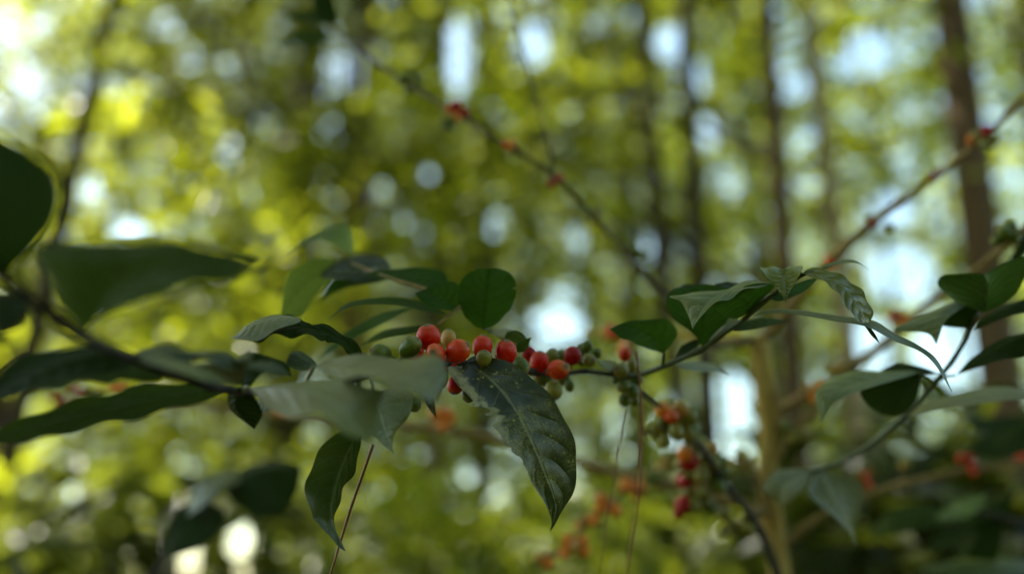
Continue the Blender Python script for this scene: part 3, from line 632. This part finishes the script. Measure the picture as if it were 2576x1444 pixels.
# upper-left twig, long and dark
twig([(1890, 858, 1.02), (1790, 862, 1.0), (1680, 762, .97), (1590, 650, .95), (1490, 545, .93), (1405, 452, .92), (1285, 372, .91), (1150, 285, .92), (1030, 215, .97), (930, 145, 1.04), (850, 82, 1.12), (820, 60, 1.15)], [.0038, .0030, .0023, .0020, .0020, .0020, .0018], 'brown',
     [(1148, 278, .90, 6, 24, 13, ['crimson', 'crimson', 'orange']), (1135, 312, .90, 4, 20, 11, ['green']), (1282, 362, .91, 4, 13, 9, ['orange', 'red']), (1395, 452, .92, 4, 17, 9, ['crimson', 'crimson', 'olive']), (1495, 535, .93, 5, 20, 11, ['green', 'green', 'olive']), (1030, 205, .97, 6, 26, 11, ['green', 'green', 'olive']), (1600, 640, .95, 4, 20, 10, ['green', 'olive'])], 70)
leaf(sh, '1', [(838, 90), (800, 92), (740, 98), (690, 120)], [(800, 112), (740, 112)], [(800, 72), (745, 80)], [1.12, 1.12, 1.12, 1.12], (-.01, .01), 'mature', True)
leaf(sh, '2', [(838, 70), (825, 40), (800, 20), (775, -40)], [(800, 50), (785, 10)], [(848, 40), (835, -10)], [1.12, 1.12, 1.12, 1.12], (-.01, .01), 'dark', True)
leaf(sh, '3', [(826, 66), (790, 48), (750, 40), (715, 40)], [(790, 60), (740, 52)], [(795, 36), (745, 28)], [1.14, 1.15, 1.15, 1.15], (-.01, .01), 'mature', True)
twig([(1395, 450, .92), (1375, 340, .94), (1335, 200, .97), (1295, 60, 1.0), (1275, -40, 1.0)], [.0013, .0012, .001], 'darkwood')
# left twig running behind the hanging leaves
twig([(1930, 1290, 1.05), (1860, 1265, 1.04), (1760, 1238, 1.02), (1620, 1205, 1.02), (1490, 1172, 1.03), (1270, 1108, 1.04), (1110, 1080, 1.04), (900, 1058, 1.04), (700, 1040, 1.04), (460, 1016, 1.05), (300, 985, 1.06), (120, 1000, 1.08)], [.0062, .0056, .005, .0042, .003, .002], 'wood',
     [(1110, 1056, 1.03, 6, 26, 14, ['orange', 'amber', 'orange']), (715, 1030, 1.03, 4, 18, 12, ['orange']), (600, 1015, 1.04, 3, 15, 12, ['orange', 'crimson']), (300, 972, 1.05, 4, 17, 12, ['orange', 'red']), (175, 1000, 1.07, 6, 36, 13, ['orange', 'crimson', 'green']), (235, 1000, 1.07, 4, 26, 13, ['crimson', 'green']), (1690, 1170, 1.01, 5, 36, 14, ['amber', 'olive', 'olive']), (1640, 1200, 1.0, 5, 26, 14, ['olive', 'green', 'amber'])], 80)
# twig of orange berries at lower centre
twig([(1700, 1225, 1.02), (1600, 1215, .99), (1540, 1260, .97), (1480, 1310, .96), (1430, 1375, .95), (1360, 1410, .95)], [.003, .0026, .002], 'wood',
     [(1590, 1225, .98, 6, 30, 13, ['orange', 'amber', 'orange']), (1530, 1262, .96, 6, 34, 15, ['orange', 'amber', 'orange']), (1478, 1310, .96, 4, 22, 14, ['orange', 'amber']), (1440, 1368, .95, 7, 36, 14, ['orange', 'orange', 'amber']), (1372, 1400, .95, 3, 18, 14, ['orange', 'amber'])])
# lower right twigs
twig([(1950, 1390, 1.06), (2060, 1300, 1.05), (2200, 1238, 1.04), (2310, 1208, 1.04), (2420, 1186, 1.04), (2576, 1168, 1.04), (2660, 1165, 1.04)], [.0036, .0034, .0032], 'wood',
     [(2428, 1148, 1.03, 4, 20, 10, ['rust', 'rust', 'orange']), (2445, 1176, 1.03, 3, 16, 10, ['crimson', 'rust']), (2185, 1205, 1.04, 3, 18, 9, ['crimson', 'rust']), (2570, 1145, 1.03, 2, 13, 11, ['rust']), (2284, 1172, 1.04, 2, 14, 12, ['olive', 'amber'])])
twig([(1942, 1290, 1.05), (1900, 1280, 1.02), (1870, 1300, 1.0), (1850, 1310, .98)], [.004, .003], 'wood', (), 14)

# ================================================================== hanging dry needles
def needle(pts, rad, label):
    p = px_path(pts, 40)
    V, F = tube(p, [rad, rad, rad * .6], 6)
    c = V[0]; me = make_mesh('dry_needle', np.array(V) - c, F, M['needle'])
    o = bpy.data.objects.new('dry_needle', me); col.objects.link(o); o.location = c
    tag(o, label, 'dry needle', 'dry needles caught in the branches')
needle([(938, 1118, .57), (915, 1185, .575), (880, 1285, .58), (845, 1400, .585), (820, 1480, .59)], .0009, 'reddish dry stalk slanting past the tip of the dark hanging leaf')
needle([(1603, 885, .655), (1612, 990, .655), (1615, 1100, .66), (1608, 1240, .665), (1585, 1400, .67), (1572, 1480, .67)], .0009, 'longest red-brown needle hanging below the third berry cluster')
needle([(1613, 1000, .662), (1606, 1120, .665), (1594, 1260, .675), (1575, 1420, .68)], .0005, 'hair-thin needle hanging close beside the longest red-brown needle')
needle([(1572, 1030, .67), (1550, 1180, .675), (1528, 1300, .68), (1508, 1440, .685)], .0005, 'thin pale needle hanging left of the paired red-brown needles')

# ================================================================== ground
def ground():
    n = 60; xs = np.sign(np.linspace(-1, 1, n)) * np.abs(np.linspace(-1, 1, n)) ** 2.5 * 400
    X, Y = np.meshgrid(xs, xs); Z = .10 * np.sin(X * .35 + 1) * np.cos(Y * .28) * np.exp(-((X ** 2 + Y ** 2) / 3000))
    V = np.stack([X, Y, Z], -1).reshape(-1, 3)
    F = [(i * n + j, i * n + j + 1, (i + 1) * n + j + 1, (i + 1) * n + j) for i in range(n - 1) for j in range(n - 1)]
    m, nt = new_mat('forest_floor'); b = NB(nt)
    obj = b.n('ShaderNodeTexCoord').outputs['Object']
    a = b.noise(obj, 3, 6, .7); c = b.noise(obj, .35, 3)
    cc = b.mix(b.ramp(a, .35, .65), (.045, .032, .016), (.10, .07, .03)); cc = b.mix(b.ramp(c, .45, .6), cc, (.04, .055, .015))
    b.out(b.principled(cc, .95, b.bump(a, 1.0, .06), .1))
    o = bpy.data.objects.new('ground', make_mesh('ground', V, F, m)); col.objects.link(o); o['kind'] = 'structure'
ground()

# places where the wood lets the sky through (photo pixels: centre, half sizes)
GAPS = np.array([(1155, 150, 34, 130), (115, 270, 38, 50), (580, 400, 50, 55), (890, 190, 45, 70), (470, 570, 50, 35), (320, 580, 65, 35), (1340, 110, 45, 65),
    (1400, 830, 75, 60), (1430, 740, 40, 40), (1840, 1060, 62, 165), (1830, 450, 55, 55), (1790, 330, 45, 45), (2020, 470, 55, 40), (2180, 130, 60, 70), (2270, 690, 95, 80),
    (2240, 530, 65, 55), (2390, 890, 110, 100), (1960, 60, 55, 50), (490, 1405, 48, 95), (615, 1390, 52, 90), (720, 1370, 45, 60), (340, 1410, 45, 50), (2180, 300, 50, 55), (1070, 440, 36, 36),
    (970, 490, 36, 40), (1250, 560, 34, 34), (1650, 620, 36, 55), (1690, 1070, 40, 85), (190, 1230, 26, 30), (1240, 1260, 60, 50), (2180, 900, 75, 110), (1700, 110, 60, 55), (2330, 780, 60, 60), (1550, 1080, 35, 50),
    (430, 60, 36, 50), (1740, 200, 45, 70), (665, 1290, 30, 40), (380, 1320, 30, 30), (1170, 1200, 26, 30), (1075, 1195, 26, 26), (640, 490, 32, 32), (230, 470, 30, 36), (1900, 640, 36, 36), (1985, 210, 60, 45),
    (2030, 330, 40, 40), (1455, 600, 30, 30), (1500, 60, 30, 30), (1040, 570, 45, 45)], float)

# clear stems: the wood is thinner in front of these trunks (mid-height pixel, distance, lean)
CLEAR = []
for kx, kd, kl in ((122, 7.0, .085), (1690, 7.0, -.075), (1764, 7.2, 0), (2112, 7.5, -.01), (2492, 5.2, 0), (1978, 6.6, 0)):
    q0 = P(kx, 722, kd); ends = np.array([q0 + np.array([kl * h, 0, h]) for h in (-.9, 3.2)])
    ex, ey, _ = project(ends); CLEAR.append((ex[0], ey[0], ex[1], ey[1], kd))

class Leaves:
    """many small drooping leaves gathered in clumps; 2 triangles folded along the midrib"""
    def __init__(s): s.c, s.a, s.n, s.l, s.w, s.t = [], [], [], [], [], []
    def clump(s, c, rad, k, size, tint, flat=.6, droop=.35):
        c = np.asarray(c); p = rng.normal(0, 1, (k, 3)) * np.array([rad, rad, rad * flat]) * .6 + c
        n = rng.normal(0, 1, (k, 3)) * .55 + np.array([0, 0, 1.0]); n /= np.linalg.norm(n, axis=1)[:, None]
        a = (p - c) / rad + rng.normal(0, .8, (k, 3)); a[:, 2] -= droop
        a -= n * (a * n).sum(1)[:, None]; a /= np.linalg.norm(a, axis=1)[:, None] + 1e-9
        s.c.append(p); s.a.append(a); s.n.append(n)
        s.l.append(size * rng.uniform(.7, 1.3, k)); s.w.append(size * rng.uniform(.32, .5, k)); s.t.append(np.clip(tint + rng.normal(0, .1, k), 0, 1))
    def build(s, gaps=True, keep=.04):
        c = np.vstack(s.c); a = np.vstack(s.a); n = np.vstack(s.n); l = np.concatenate(s.l)[:, None]; w = np.concatenate(s.w)[:, None]; t = np.concatenate(s.t)
        x, y, d = project(c)
        ok = np.ones(len(c), bool)
        if gaps:
            for gi, (gx, gy, rx, ry) in enumerate(GAPS):
                e = ((x - gx) / (rx * .88)) ** 2 + ((y - gy) / (ry * .88)) ** 2
                ok &= ~((e < 1) & (d > 1) & (rng.random(len(c)) > (keep if max(rx, ry) > 62 else keep + (.25, .12, .4, .2, .5)[gi % 5])))
        for x0, y0, x1, y1, kd in CLEAR:
            f = (y - y0) / (y1 - y0); lx = x0 + (x1 - x0) * f
            ok &= ~((np.abs(x - lx) < 48) & (f > -.1) & (d < kd + .1) & (d > 1) & (rng.random(len(c)) < .82))
        c, a, n, l, w, t = c[ok], a[ok], n[ok], l[ok], w[ok], t[ok]
        b = np.cross(n, a); k = len(c)
        V = np.empty((k, 4, 3)); V[:, 0] = c - a * l * .5; V[:, 2] = c + a * l * .5 - n * l * .08
        V[:, 1] = c + b * w * .5 - a * l * .06 + n * w * .12; V[:, 3] = c - b * w * .5 - a * l * .06 + n * w * .12
        i = np.arange(k)[:, None] * 4
        F = np.concatenate([i + np.array([0, 1, 2]), i + np.array([0, 2, 3])], 0)
        return V.reshape(-1, 3), F, np.repeat(t, 4)

DENS = 1.9
def tree(x, d, diam, lean=0.0, H=13.0, low=1.0, crown='crown_mid', bark='bark', tint=.5, clumps=70, per=42, rad=3.1, size=.18, label='', ymid=722, curve=.0, name='shade_tree', z_pow=1.0, spread=.55, group='shade trees of the wood', at=None):
    p = P(x, ymid, d); z0 = p[2]
    if at: p = np.array([at[0], at[1], 2.0]); z0 = 2.0
    base = np.array([p[0] - lean * z0, p[1], 0.0])
    th = Thing(name, base, label, 'tree', group)
    zs = np.linspace(0, H, 18); ph = random.uniform(0, 6)
    tp = np.array([base + np.array([lean * z + curve * math.sin(z * .9 + ph), .04 * math.sin(z * .7 + ph), z]) for z in zs])
    r0 = diam / 2; rr = np.interp(zs, [0, .4, z0, H], [r0 * 1.5, r0 * 1.15, r0, r0 * .35])
    V, F = tube(tp, rr, 12); th.mesh('trunk', V, F, M[bark])
    L = Leaves()
    nl = 7
    for k in range(nl):
        z = low + (H - low) * (k + random.random()) / nl * .9
        az = random.uniform(0, 6.283); q = np.array([np.interp(z, zs, tp[:, c]) for c in range(3)])
        ln = rad * random.uniform(.5, .95)
        e = q + np.array([math.cos(az) * ln, math.sin(az) * ln, ln * random.uniform(.15, .6)])
        mpt = (q + e) / 2 + np.array([0, 0, .12 * ln])
        rl = np.interp(z, zs, rr) * .42
        V, F = tube(spline([q, mpt, e], 9), [rl, rl * .6, rl * .2], 7); th.mesh('limb', V, F, M[bark])
        for _ in range(3):
            L.clump(e + rng.normal(0, .35, 3), .4, per // 2, size, tint)
    for k in range(int(clumps * DENS)):
        z = low + (H - low) * random.random() ** z_pow
        az = random.uniform(0, 6.283); q = rad * random.random() ** spread * (1 - .35 * abs(z / H - .5))
        cx = np.interp(z, zs, tp[:, 0]); cy = np.interp(z, zs, tp[:, 1])
        L.clump((cx + q * math.cos(az), cy + q * math.sin(az), z), random.uniform(.28, .5), int(per * .72 * random.uniform(.5, 1.3)), size, tint + random.choice((-.6, -.4, -.1, .1, .25, .45)))
    V, F, T = L.build()
    th.mesh('crown', V, F, M[crown], None, None, T)
    return th

# trunks seen in the photo, left to right (x at mid height, distance, thickness)
tree(122, 7.0, .15, .085, 14, 1.2, 'crown_lime', 'bark', .55, 14, 40, label='slim dark trunk leaning right, farthest left among the blurred trunks')
tree(20, 7.5, .19, .0, 3.5, .8, 'crown_mid', 'bark', .5, 16, 40, label='dark upright trunk below the long hanging leaf at the left border')
tree(455, 12.5, .14, .0, 13, 1.0, 'crown_mid', 'bark', .6, 80, 40, label='thin dark trunk standing before the pale gap at lower left')
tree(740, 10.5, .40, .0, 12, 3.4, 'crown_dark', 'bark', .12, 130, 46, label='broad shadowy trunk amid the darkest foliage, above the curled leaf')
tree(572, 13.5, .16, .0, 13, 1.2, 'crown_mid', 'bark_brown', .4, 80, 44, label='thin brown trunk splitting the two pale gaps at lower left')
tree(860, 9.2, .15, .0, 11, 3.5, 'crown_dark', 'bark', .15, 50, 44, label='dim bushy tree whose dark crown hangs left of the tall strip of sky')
tree(1045, 14.0, .15, .0, 14, 1.4, 'crown_mid', 'bark', .4, 70, 42, label='thin trunk left of the tall narrow strip of sky')
tree(1100, 9.5, .13, .0, 14, 1.4, 'crown_mid', 'bark_brown', .5, 40, 42, label='brown trunk bordering the tall strip of sky on its left')
tree(1216, 9.5, .14, .0, 14, 1.4, 'crown_lime', 'bark', .55, 40, 42, label='dark trunk bordering the tall strip of sky on its right')
tree(900, 9.0, .17, .0, 13, .6, 'crown_mid', 'bark_brown', .6, 60, 40, label='brown trunk rising behind the hanging leaf below the cherries')
tree(1590, 12.0, .20, .0, 13, .8, 'crown_lime', 'bark', .7, 60, 42, label='dark green trunk behind the hanging needles')
tree(1690, 7.0, .135, -.075, 14, 2.4, 'crown_lime', 'bark', .85, 12, 42, label='slender dark trunk leaning left above the middle berry clusters', curve=.06)
tree(1764, 7.2, .16, .0, 14, 2.4, 'crown_mid', 'bark', .55, 12, 42, label='straight dark trunk just right of the slender leaning one')
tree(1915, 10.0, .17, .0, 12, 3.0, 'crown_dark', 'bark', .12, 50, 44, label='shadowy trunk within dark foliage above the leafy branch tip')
tree(1978, 6.6, .16, .0, 12, 2.4, 'crown_mid', 'bark_brown', .5, 20, 40, label='dark brown trunk close behind the tan coffee stem')
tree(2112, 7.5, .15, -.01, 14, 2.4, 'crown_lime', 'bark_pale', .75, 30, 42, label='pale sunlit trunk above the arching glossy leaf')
tree(2492, 5.2, .22, .0, 13, 4.2, 'crown_lime', 'bark_brown', .75, 40, 42, label='thickest brown trunk, crossing behind the bare twig at the right')
tree(2700, 8.0, .25, .0, 13, 2.2, 'crown_lime', 'bark_brown', .7, 60, 42, label='tree whose lit crown fills the right border behind the thickest trunk')
tree(-300, 8.0, .25, .0, 13, 2.0, 'crown_lime', 'bark', .8, 60, 42, label='tree whose pale crown spills into the upper left corner')
# trees behind them, mostly foliage
far = [(260, 17, .6, 'crown_lime'), (850, 18, .3, 'crown_mid'), (1330, 17, .85, 'crown_lime'), (1480, 15, .95, 'crown_lime'), (2240, 16, .8, 'crown_lime'), (2400, 18, .7, 'crown_lime'), (600, 12, .8, 'crown_lime'), (1820, 19, .5, 'crown_mid'), (1990, 17, .4, 'crown_mid'), (60, 16, .7, 'crown_lime'), (400, 20, .55, 'crown_lime'), (1150, 20, .55, 'crown_mid'), (1650, 21, .7, 'crown_lime')]
FL = ['lime-leaved slim tree far back between the two leftmost trunks', 'distant olive tree right of the broad shadowy trunk', 'distant bright tree just right of the tall strip of sky', 'brightest yellow-green tree at the upper middle', 'sunlit tree behind the bare twig on the right', 'distant lit tree beside the thickest brown trunk', 'low lime-leaved tree below the darkest foliage at the left', 'distant tree between the straight dark trunk and the shadowy one', 'distant dull green tree left of the pale trunk', 'distant pale tree behind the leaning trunk on the left', 'distant tree above the big blurred leaf on the left', 'distant tree seen through the tall strip between two trunks', 'distant lime tree behind the slender leaning trunk']
for (x, d, t, cr), lb in zip(far, FL):
    tree(x, d, .11, random.uniform(-.03, .03), 6 if x == 600 else 15, .8, cr, 'bark', t, 110, 42, 3.6, .25, lb)
# shade over the branch: the tree beside and before the camera
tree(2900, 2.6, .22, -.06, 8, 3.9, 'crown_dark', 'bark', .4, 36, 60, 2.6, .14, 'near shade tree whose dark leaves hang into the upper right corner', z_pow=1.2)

tree(0, 3, .24, 0, 8, 4.3, 'crown_dark', 'bark', .4, 120, 60, 2.2, .15, 'near tree just outside the left border, added to keep sun off the branch', at=(-2.3, 1.7))  # crown added out of frame in the sun's path to shade the branch
tree(0, 3, .24, 0, 11, 4.8, 'crown_dark', 'bark', .4, 130, 60, 2.6, .16, 'tree left of the frame, one row further back, added to block the sun', at=(-4.3, 3.0))  # second added crown further along the sun's path

for bx, by, lb in ((-1.8, -2.6, 'unseen tree added behind the photographer to block light, nearer one'), (2.6, -3.0, 'unseen tree added behind the photographer to block light, to the side'), (.4, -5.5, 'unseen tree added behind the photographer to block light, farthest one')):  # unseen trees added to cut the sky light from behind the camera
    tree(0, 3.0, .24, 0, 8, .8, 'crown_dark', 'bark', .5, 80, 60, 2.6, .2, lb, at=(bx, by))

# ------------------------------------------------------------------ coffee bushes of the understorey
def bush(x, y, d, h, k, tint, label, per=16, size=.13, rad=.45, zlow=.5, mat='bush'):
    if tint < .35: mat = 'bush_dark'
    p = P(x, y, d); base = np.array([p[0], p[1], 0.0])
    th = Thing('coffee_bush', base, label, 'coffee bush', 'coffee bushes under the trees')
    top = max(h, p[2])
    for j in range(4):
        az = random.uniform(0, 6.28); q = base + np.array([math.cos(az) * .05, math.sin(az) * .05, 0])
        e = base + np.array([math.cos(az) * rad * .6, math.sin(az) * rad * .6, top * random.uniform(.85, 1)])
        V, F = tube(spline([q, (q + e) / 2 + np.array([math.cos(az) * .05, math.sin(az) * .05, .1]), e], 10), [.014, .010, .004], 8); th.mesh('stem', V, F, M['wood'])
    L = Leaves()
    for _ in range(k):
        az = random.uniform(0, 6.28); q = rad * random.random() ** .5; z = random.uniform(zlow, top)
        L.clump(base + np.array([q * math.cos(az), q * math.sin(az), z]), .16, per, size, tint + random.uniform(-.3, .3), .7, .6)
    V, F, T = L.build()
    th.mesh('foliage', V, F, M[mat], None, None, T)
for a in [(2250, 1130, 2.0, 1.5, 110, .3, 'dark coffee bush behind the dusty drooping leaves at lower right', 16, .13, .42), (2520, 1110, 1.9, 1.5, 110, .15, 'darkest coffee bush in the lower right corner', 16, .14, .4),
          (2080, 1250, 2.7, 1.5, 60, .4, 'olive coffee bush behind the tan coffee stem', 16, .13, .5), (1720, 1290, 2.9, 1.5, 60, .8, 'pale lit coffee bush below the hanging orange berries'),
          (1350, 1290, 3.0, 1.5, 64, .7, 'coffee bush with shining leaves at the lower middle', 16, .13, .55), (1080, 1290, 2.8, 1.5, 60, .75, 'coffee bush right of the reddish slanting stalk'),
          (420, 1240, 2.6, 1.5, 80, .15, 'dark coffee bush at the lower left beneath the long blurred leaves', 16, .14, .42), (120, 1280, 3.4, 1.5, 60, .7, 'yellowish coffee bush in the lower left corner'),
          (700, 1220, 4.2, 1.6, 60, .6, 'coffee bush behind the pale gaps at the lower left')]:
    bush(*a)

# nearer blurred leafy branches
def leafy(pts, label, n, ln, mat, dl=0.0):
    t = Thing('coffee_branch', P(*pts[0]), label, 'coffee branch', 'coffee branches')
    p = px_path(pts, 60); V, F = tube(p, [.004, .003, .0018], 8); t.mesh('stem', V, F, M['darkwood'])
    return t, p
hl, _ = leafy([(360, 1480, 1.0), (430, 1380, 1.0), (500, 1285, 1.0), (570, 1225, 1.0), (640, 1180, 1.0)], 'dark blurred coffee branch with broad shaded leaves at lower left', 3, .1, 'dark')
leaf(hl, '1', [(560, 1225, ), (630, 1190), (690, 1175), (760, 1190)], [(600, 1270), (670, 1285), (735, 1260)], [(610, 1180), (690, 1158), (745, 1165)], [1.0, .98, .97, .97], (-.02, .02), 'dark', True)
leaf(hl, '2', [(640, 1180), (580, 1195), (520, 1230), (470, 1300)], [(560, 1188), (500, 1210)], [(620, 1205), (560, 1235), (500, 1280)], [1.0, .99, .98, .98], (.02, -.02), 'mature', False)
leaf(hl, '3', [(520, 1260), (500, 1300), (450, 1350), (415, 1400)], [(460, 1270), (420, 1330)], [(565, 1290), (540, 1350), (480, 1385)], [1.0, .98, .97, .97], (.02, -.02), 'dark', True)
leaf(hl, '4', [(600, 1220), (640, 1270), (670, 1290), (720, 1300)], [(600, 1260), (640, 1300)], [(660, 1240), (710, 1270)], [1.0, 1.0, 1.0, 1.0], (-.02, .02), 'dark', True)
rl, _ = leafy([(2700, 1330, 1.0), (2560, 1310, 1.0), (2450, 1290, 1.0), (2380, 1330, 1.0)], 'blurred coffee branch with one pale lit leaf in the lower right corner', 3, .1, 'dark')
leaf(rl, '1', [(2480, 1240), (2440, 1270), (2400, 1295), (2350, 1305)], [(2440, 1245), (2390, 1270)], [(2470, 1275), (2420, 1305)], [1.0, 1.0, 1.0, 1.0], (.02, -.02), 'fresh', False)
leaf(rl, '2', [(2520, 1300), (2470, 1340), (2430, 1400), (2410, 1480)], [(2450, 1320), (2400, 1400)], [(2520, 1360), (2490, 1430)], [1.0, 1.0, 1.0, 1.0], (.01, -.01), 'dark', True)
leaf(rl, '3', [(2620, 1060), (2560, 1085), (2500, 1120), (2430, 1140)], [(2550, 1060), (2470, 1100)], [(2590, 1130), (2510, 1150)], [1.0, 1.0, 1.0, 1.0], (.02, -.02), 'dark', True)
leaf(rl, '4', [(2560, 1230), (2480, 1290), (2400, 1340), (2320, 1390)], [(2480, 1270), (2380, 1320)], [(2530, 1290), (2420, 1365)], [1.05, 1.05, 1.05, 1.05], (.02, -.02), 'dark', True)
leaf(rl, '5', [(2680, 1430), (2560, 1425), (2450, 1420), (2300, 1435)], [(2560, 1405), (2420, 1405)], [(2560, 1450), (2430, 1455)], [1.0, .98, .98, .98], (.02, -.02), 'mature', False)

leaf(rl, '6', [(2640, 1040), (2560, 1062), (2490, 1070), (2420, 1062)], [(2560, 1045), (2490, 1050)], [(2560, 1085), (2490, 1090)], [1.1, 1.1, 1.1, 1.1], (.02, -.02), 'dark', True)
leaf(rl, '7', [(2420, 1300), (2330, 1290), (2240, 1310), (2180, 1350)], [(2330, 1270), (2240, 1285)], [(2340, 1325), (2250, 1345)], [1.1, 1.1, 1.1, 1.1], (.02, -.02), 'mature', True)

# ------------------------------------------------------------------ the wood beyond
def far_wood():
    L = Leaves()
    for _ in range(1600):
        d = random.uniform(23, 42); x = random.uniform(-700, 3300)
        p = P(x, 722, d); z = random.uniform(.5, 13)
        L.clump((p[0], p[1], z), random.uniform(.7, 1.3), 34, .34, random.uniform(.3, 1))
    V, F, T = L.build(True, .08)
    o = bpy.data.objects.new('distant_wood', make_mesh('distant_wood', V, F, M['crown_mid'], None, T)); col.objects.link(o); o['kind'] = 'stuff'
far_wood()


# ------------------------------------------------------------------ light
SUN_AZ, SUN_EL = -55.0, 52.0            # azimuth right of the view direction
sv = Vector((math.sin(R(SUN_AZ)) * math.cos(R(SUN_EL)), math.cos(R(SUN_AZ)) * math.cos(R(SUN_EL)), math.sin(R(SUN_EL))))
ld = bpy.data.lights.new('sun', 'SUN'); ld.energy = 5.0; ld.angle = R(.5); ld.color = (1, .95, .84)
lo = bpy.data.objects.new('sun', ld); col.objects.link(lo); lo.rotation_euler = sv.to_track_quat('Z', 'Y').to_euler()
lo.location = (0, 0, 30)
w = bpy.data.worlds.new('World'); scene.world = w; w.use_nodes = True
nt = w.node_tree
for n in list(nt.nodes): nt.nodes.remove(n)
sky = nt.nodes.new('ShaderNodeTexSky'); sky.sky_type = 'NISHITA'; sky.sun_disc = False
sky.sun_elevation = R(SUN_EL); sky.sun_rotation = R(SUN_AZ); sky.dust_density = 1.2; sky.ozone_density = 0.2; sky.air_density = 1.0
bg = nt.nodes.new('ShaderNodeBackground'); bg.inputs['Strength'].default_value = .14
wo = nt.nodes.new('ShaderNodeOutputWorld')
tint = nt.nodes.new('ShaderNodeMix'); tint.data_type = 'RGBA'; tint.blend_type = 'MULTIPLY'; tint.inputs[0].default_value = 1
tint.inputs[7].default_value = (.98, 1.05, .89, 1)         # slightly hazy, greener-white tropical sky
nt.links.new(sky.outputs[0], tint.inputs[6]); nt.links.new(tint.outputs[2], bg.inputs[0]); nt.links.new(bg.outputs[0], wo.inputs[0])

scene.view_settings.view_transform = 'Standard'
scene.view_settings.look = 'None'
scene.view_settings.exposure = 1.8
scene.view_settings.gamma = 1.0
scene.cycles.max_bounces = 6; scene.cycles.diffuse_bounces = 3; scene.cycles.glossy_bounces = 2
scene.cycles.transmission_bounces = 4; scene.cycles.transparent_max_bounces = 4
scene.cycles.sample_clamp_indirect = 4.0
scene.cycles.use_denoising = True
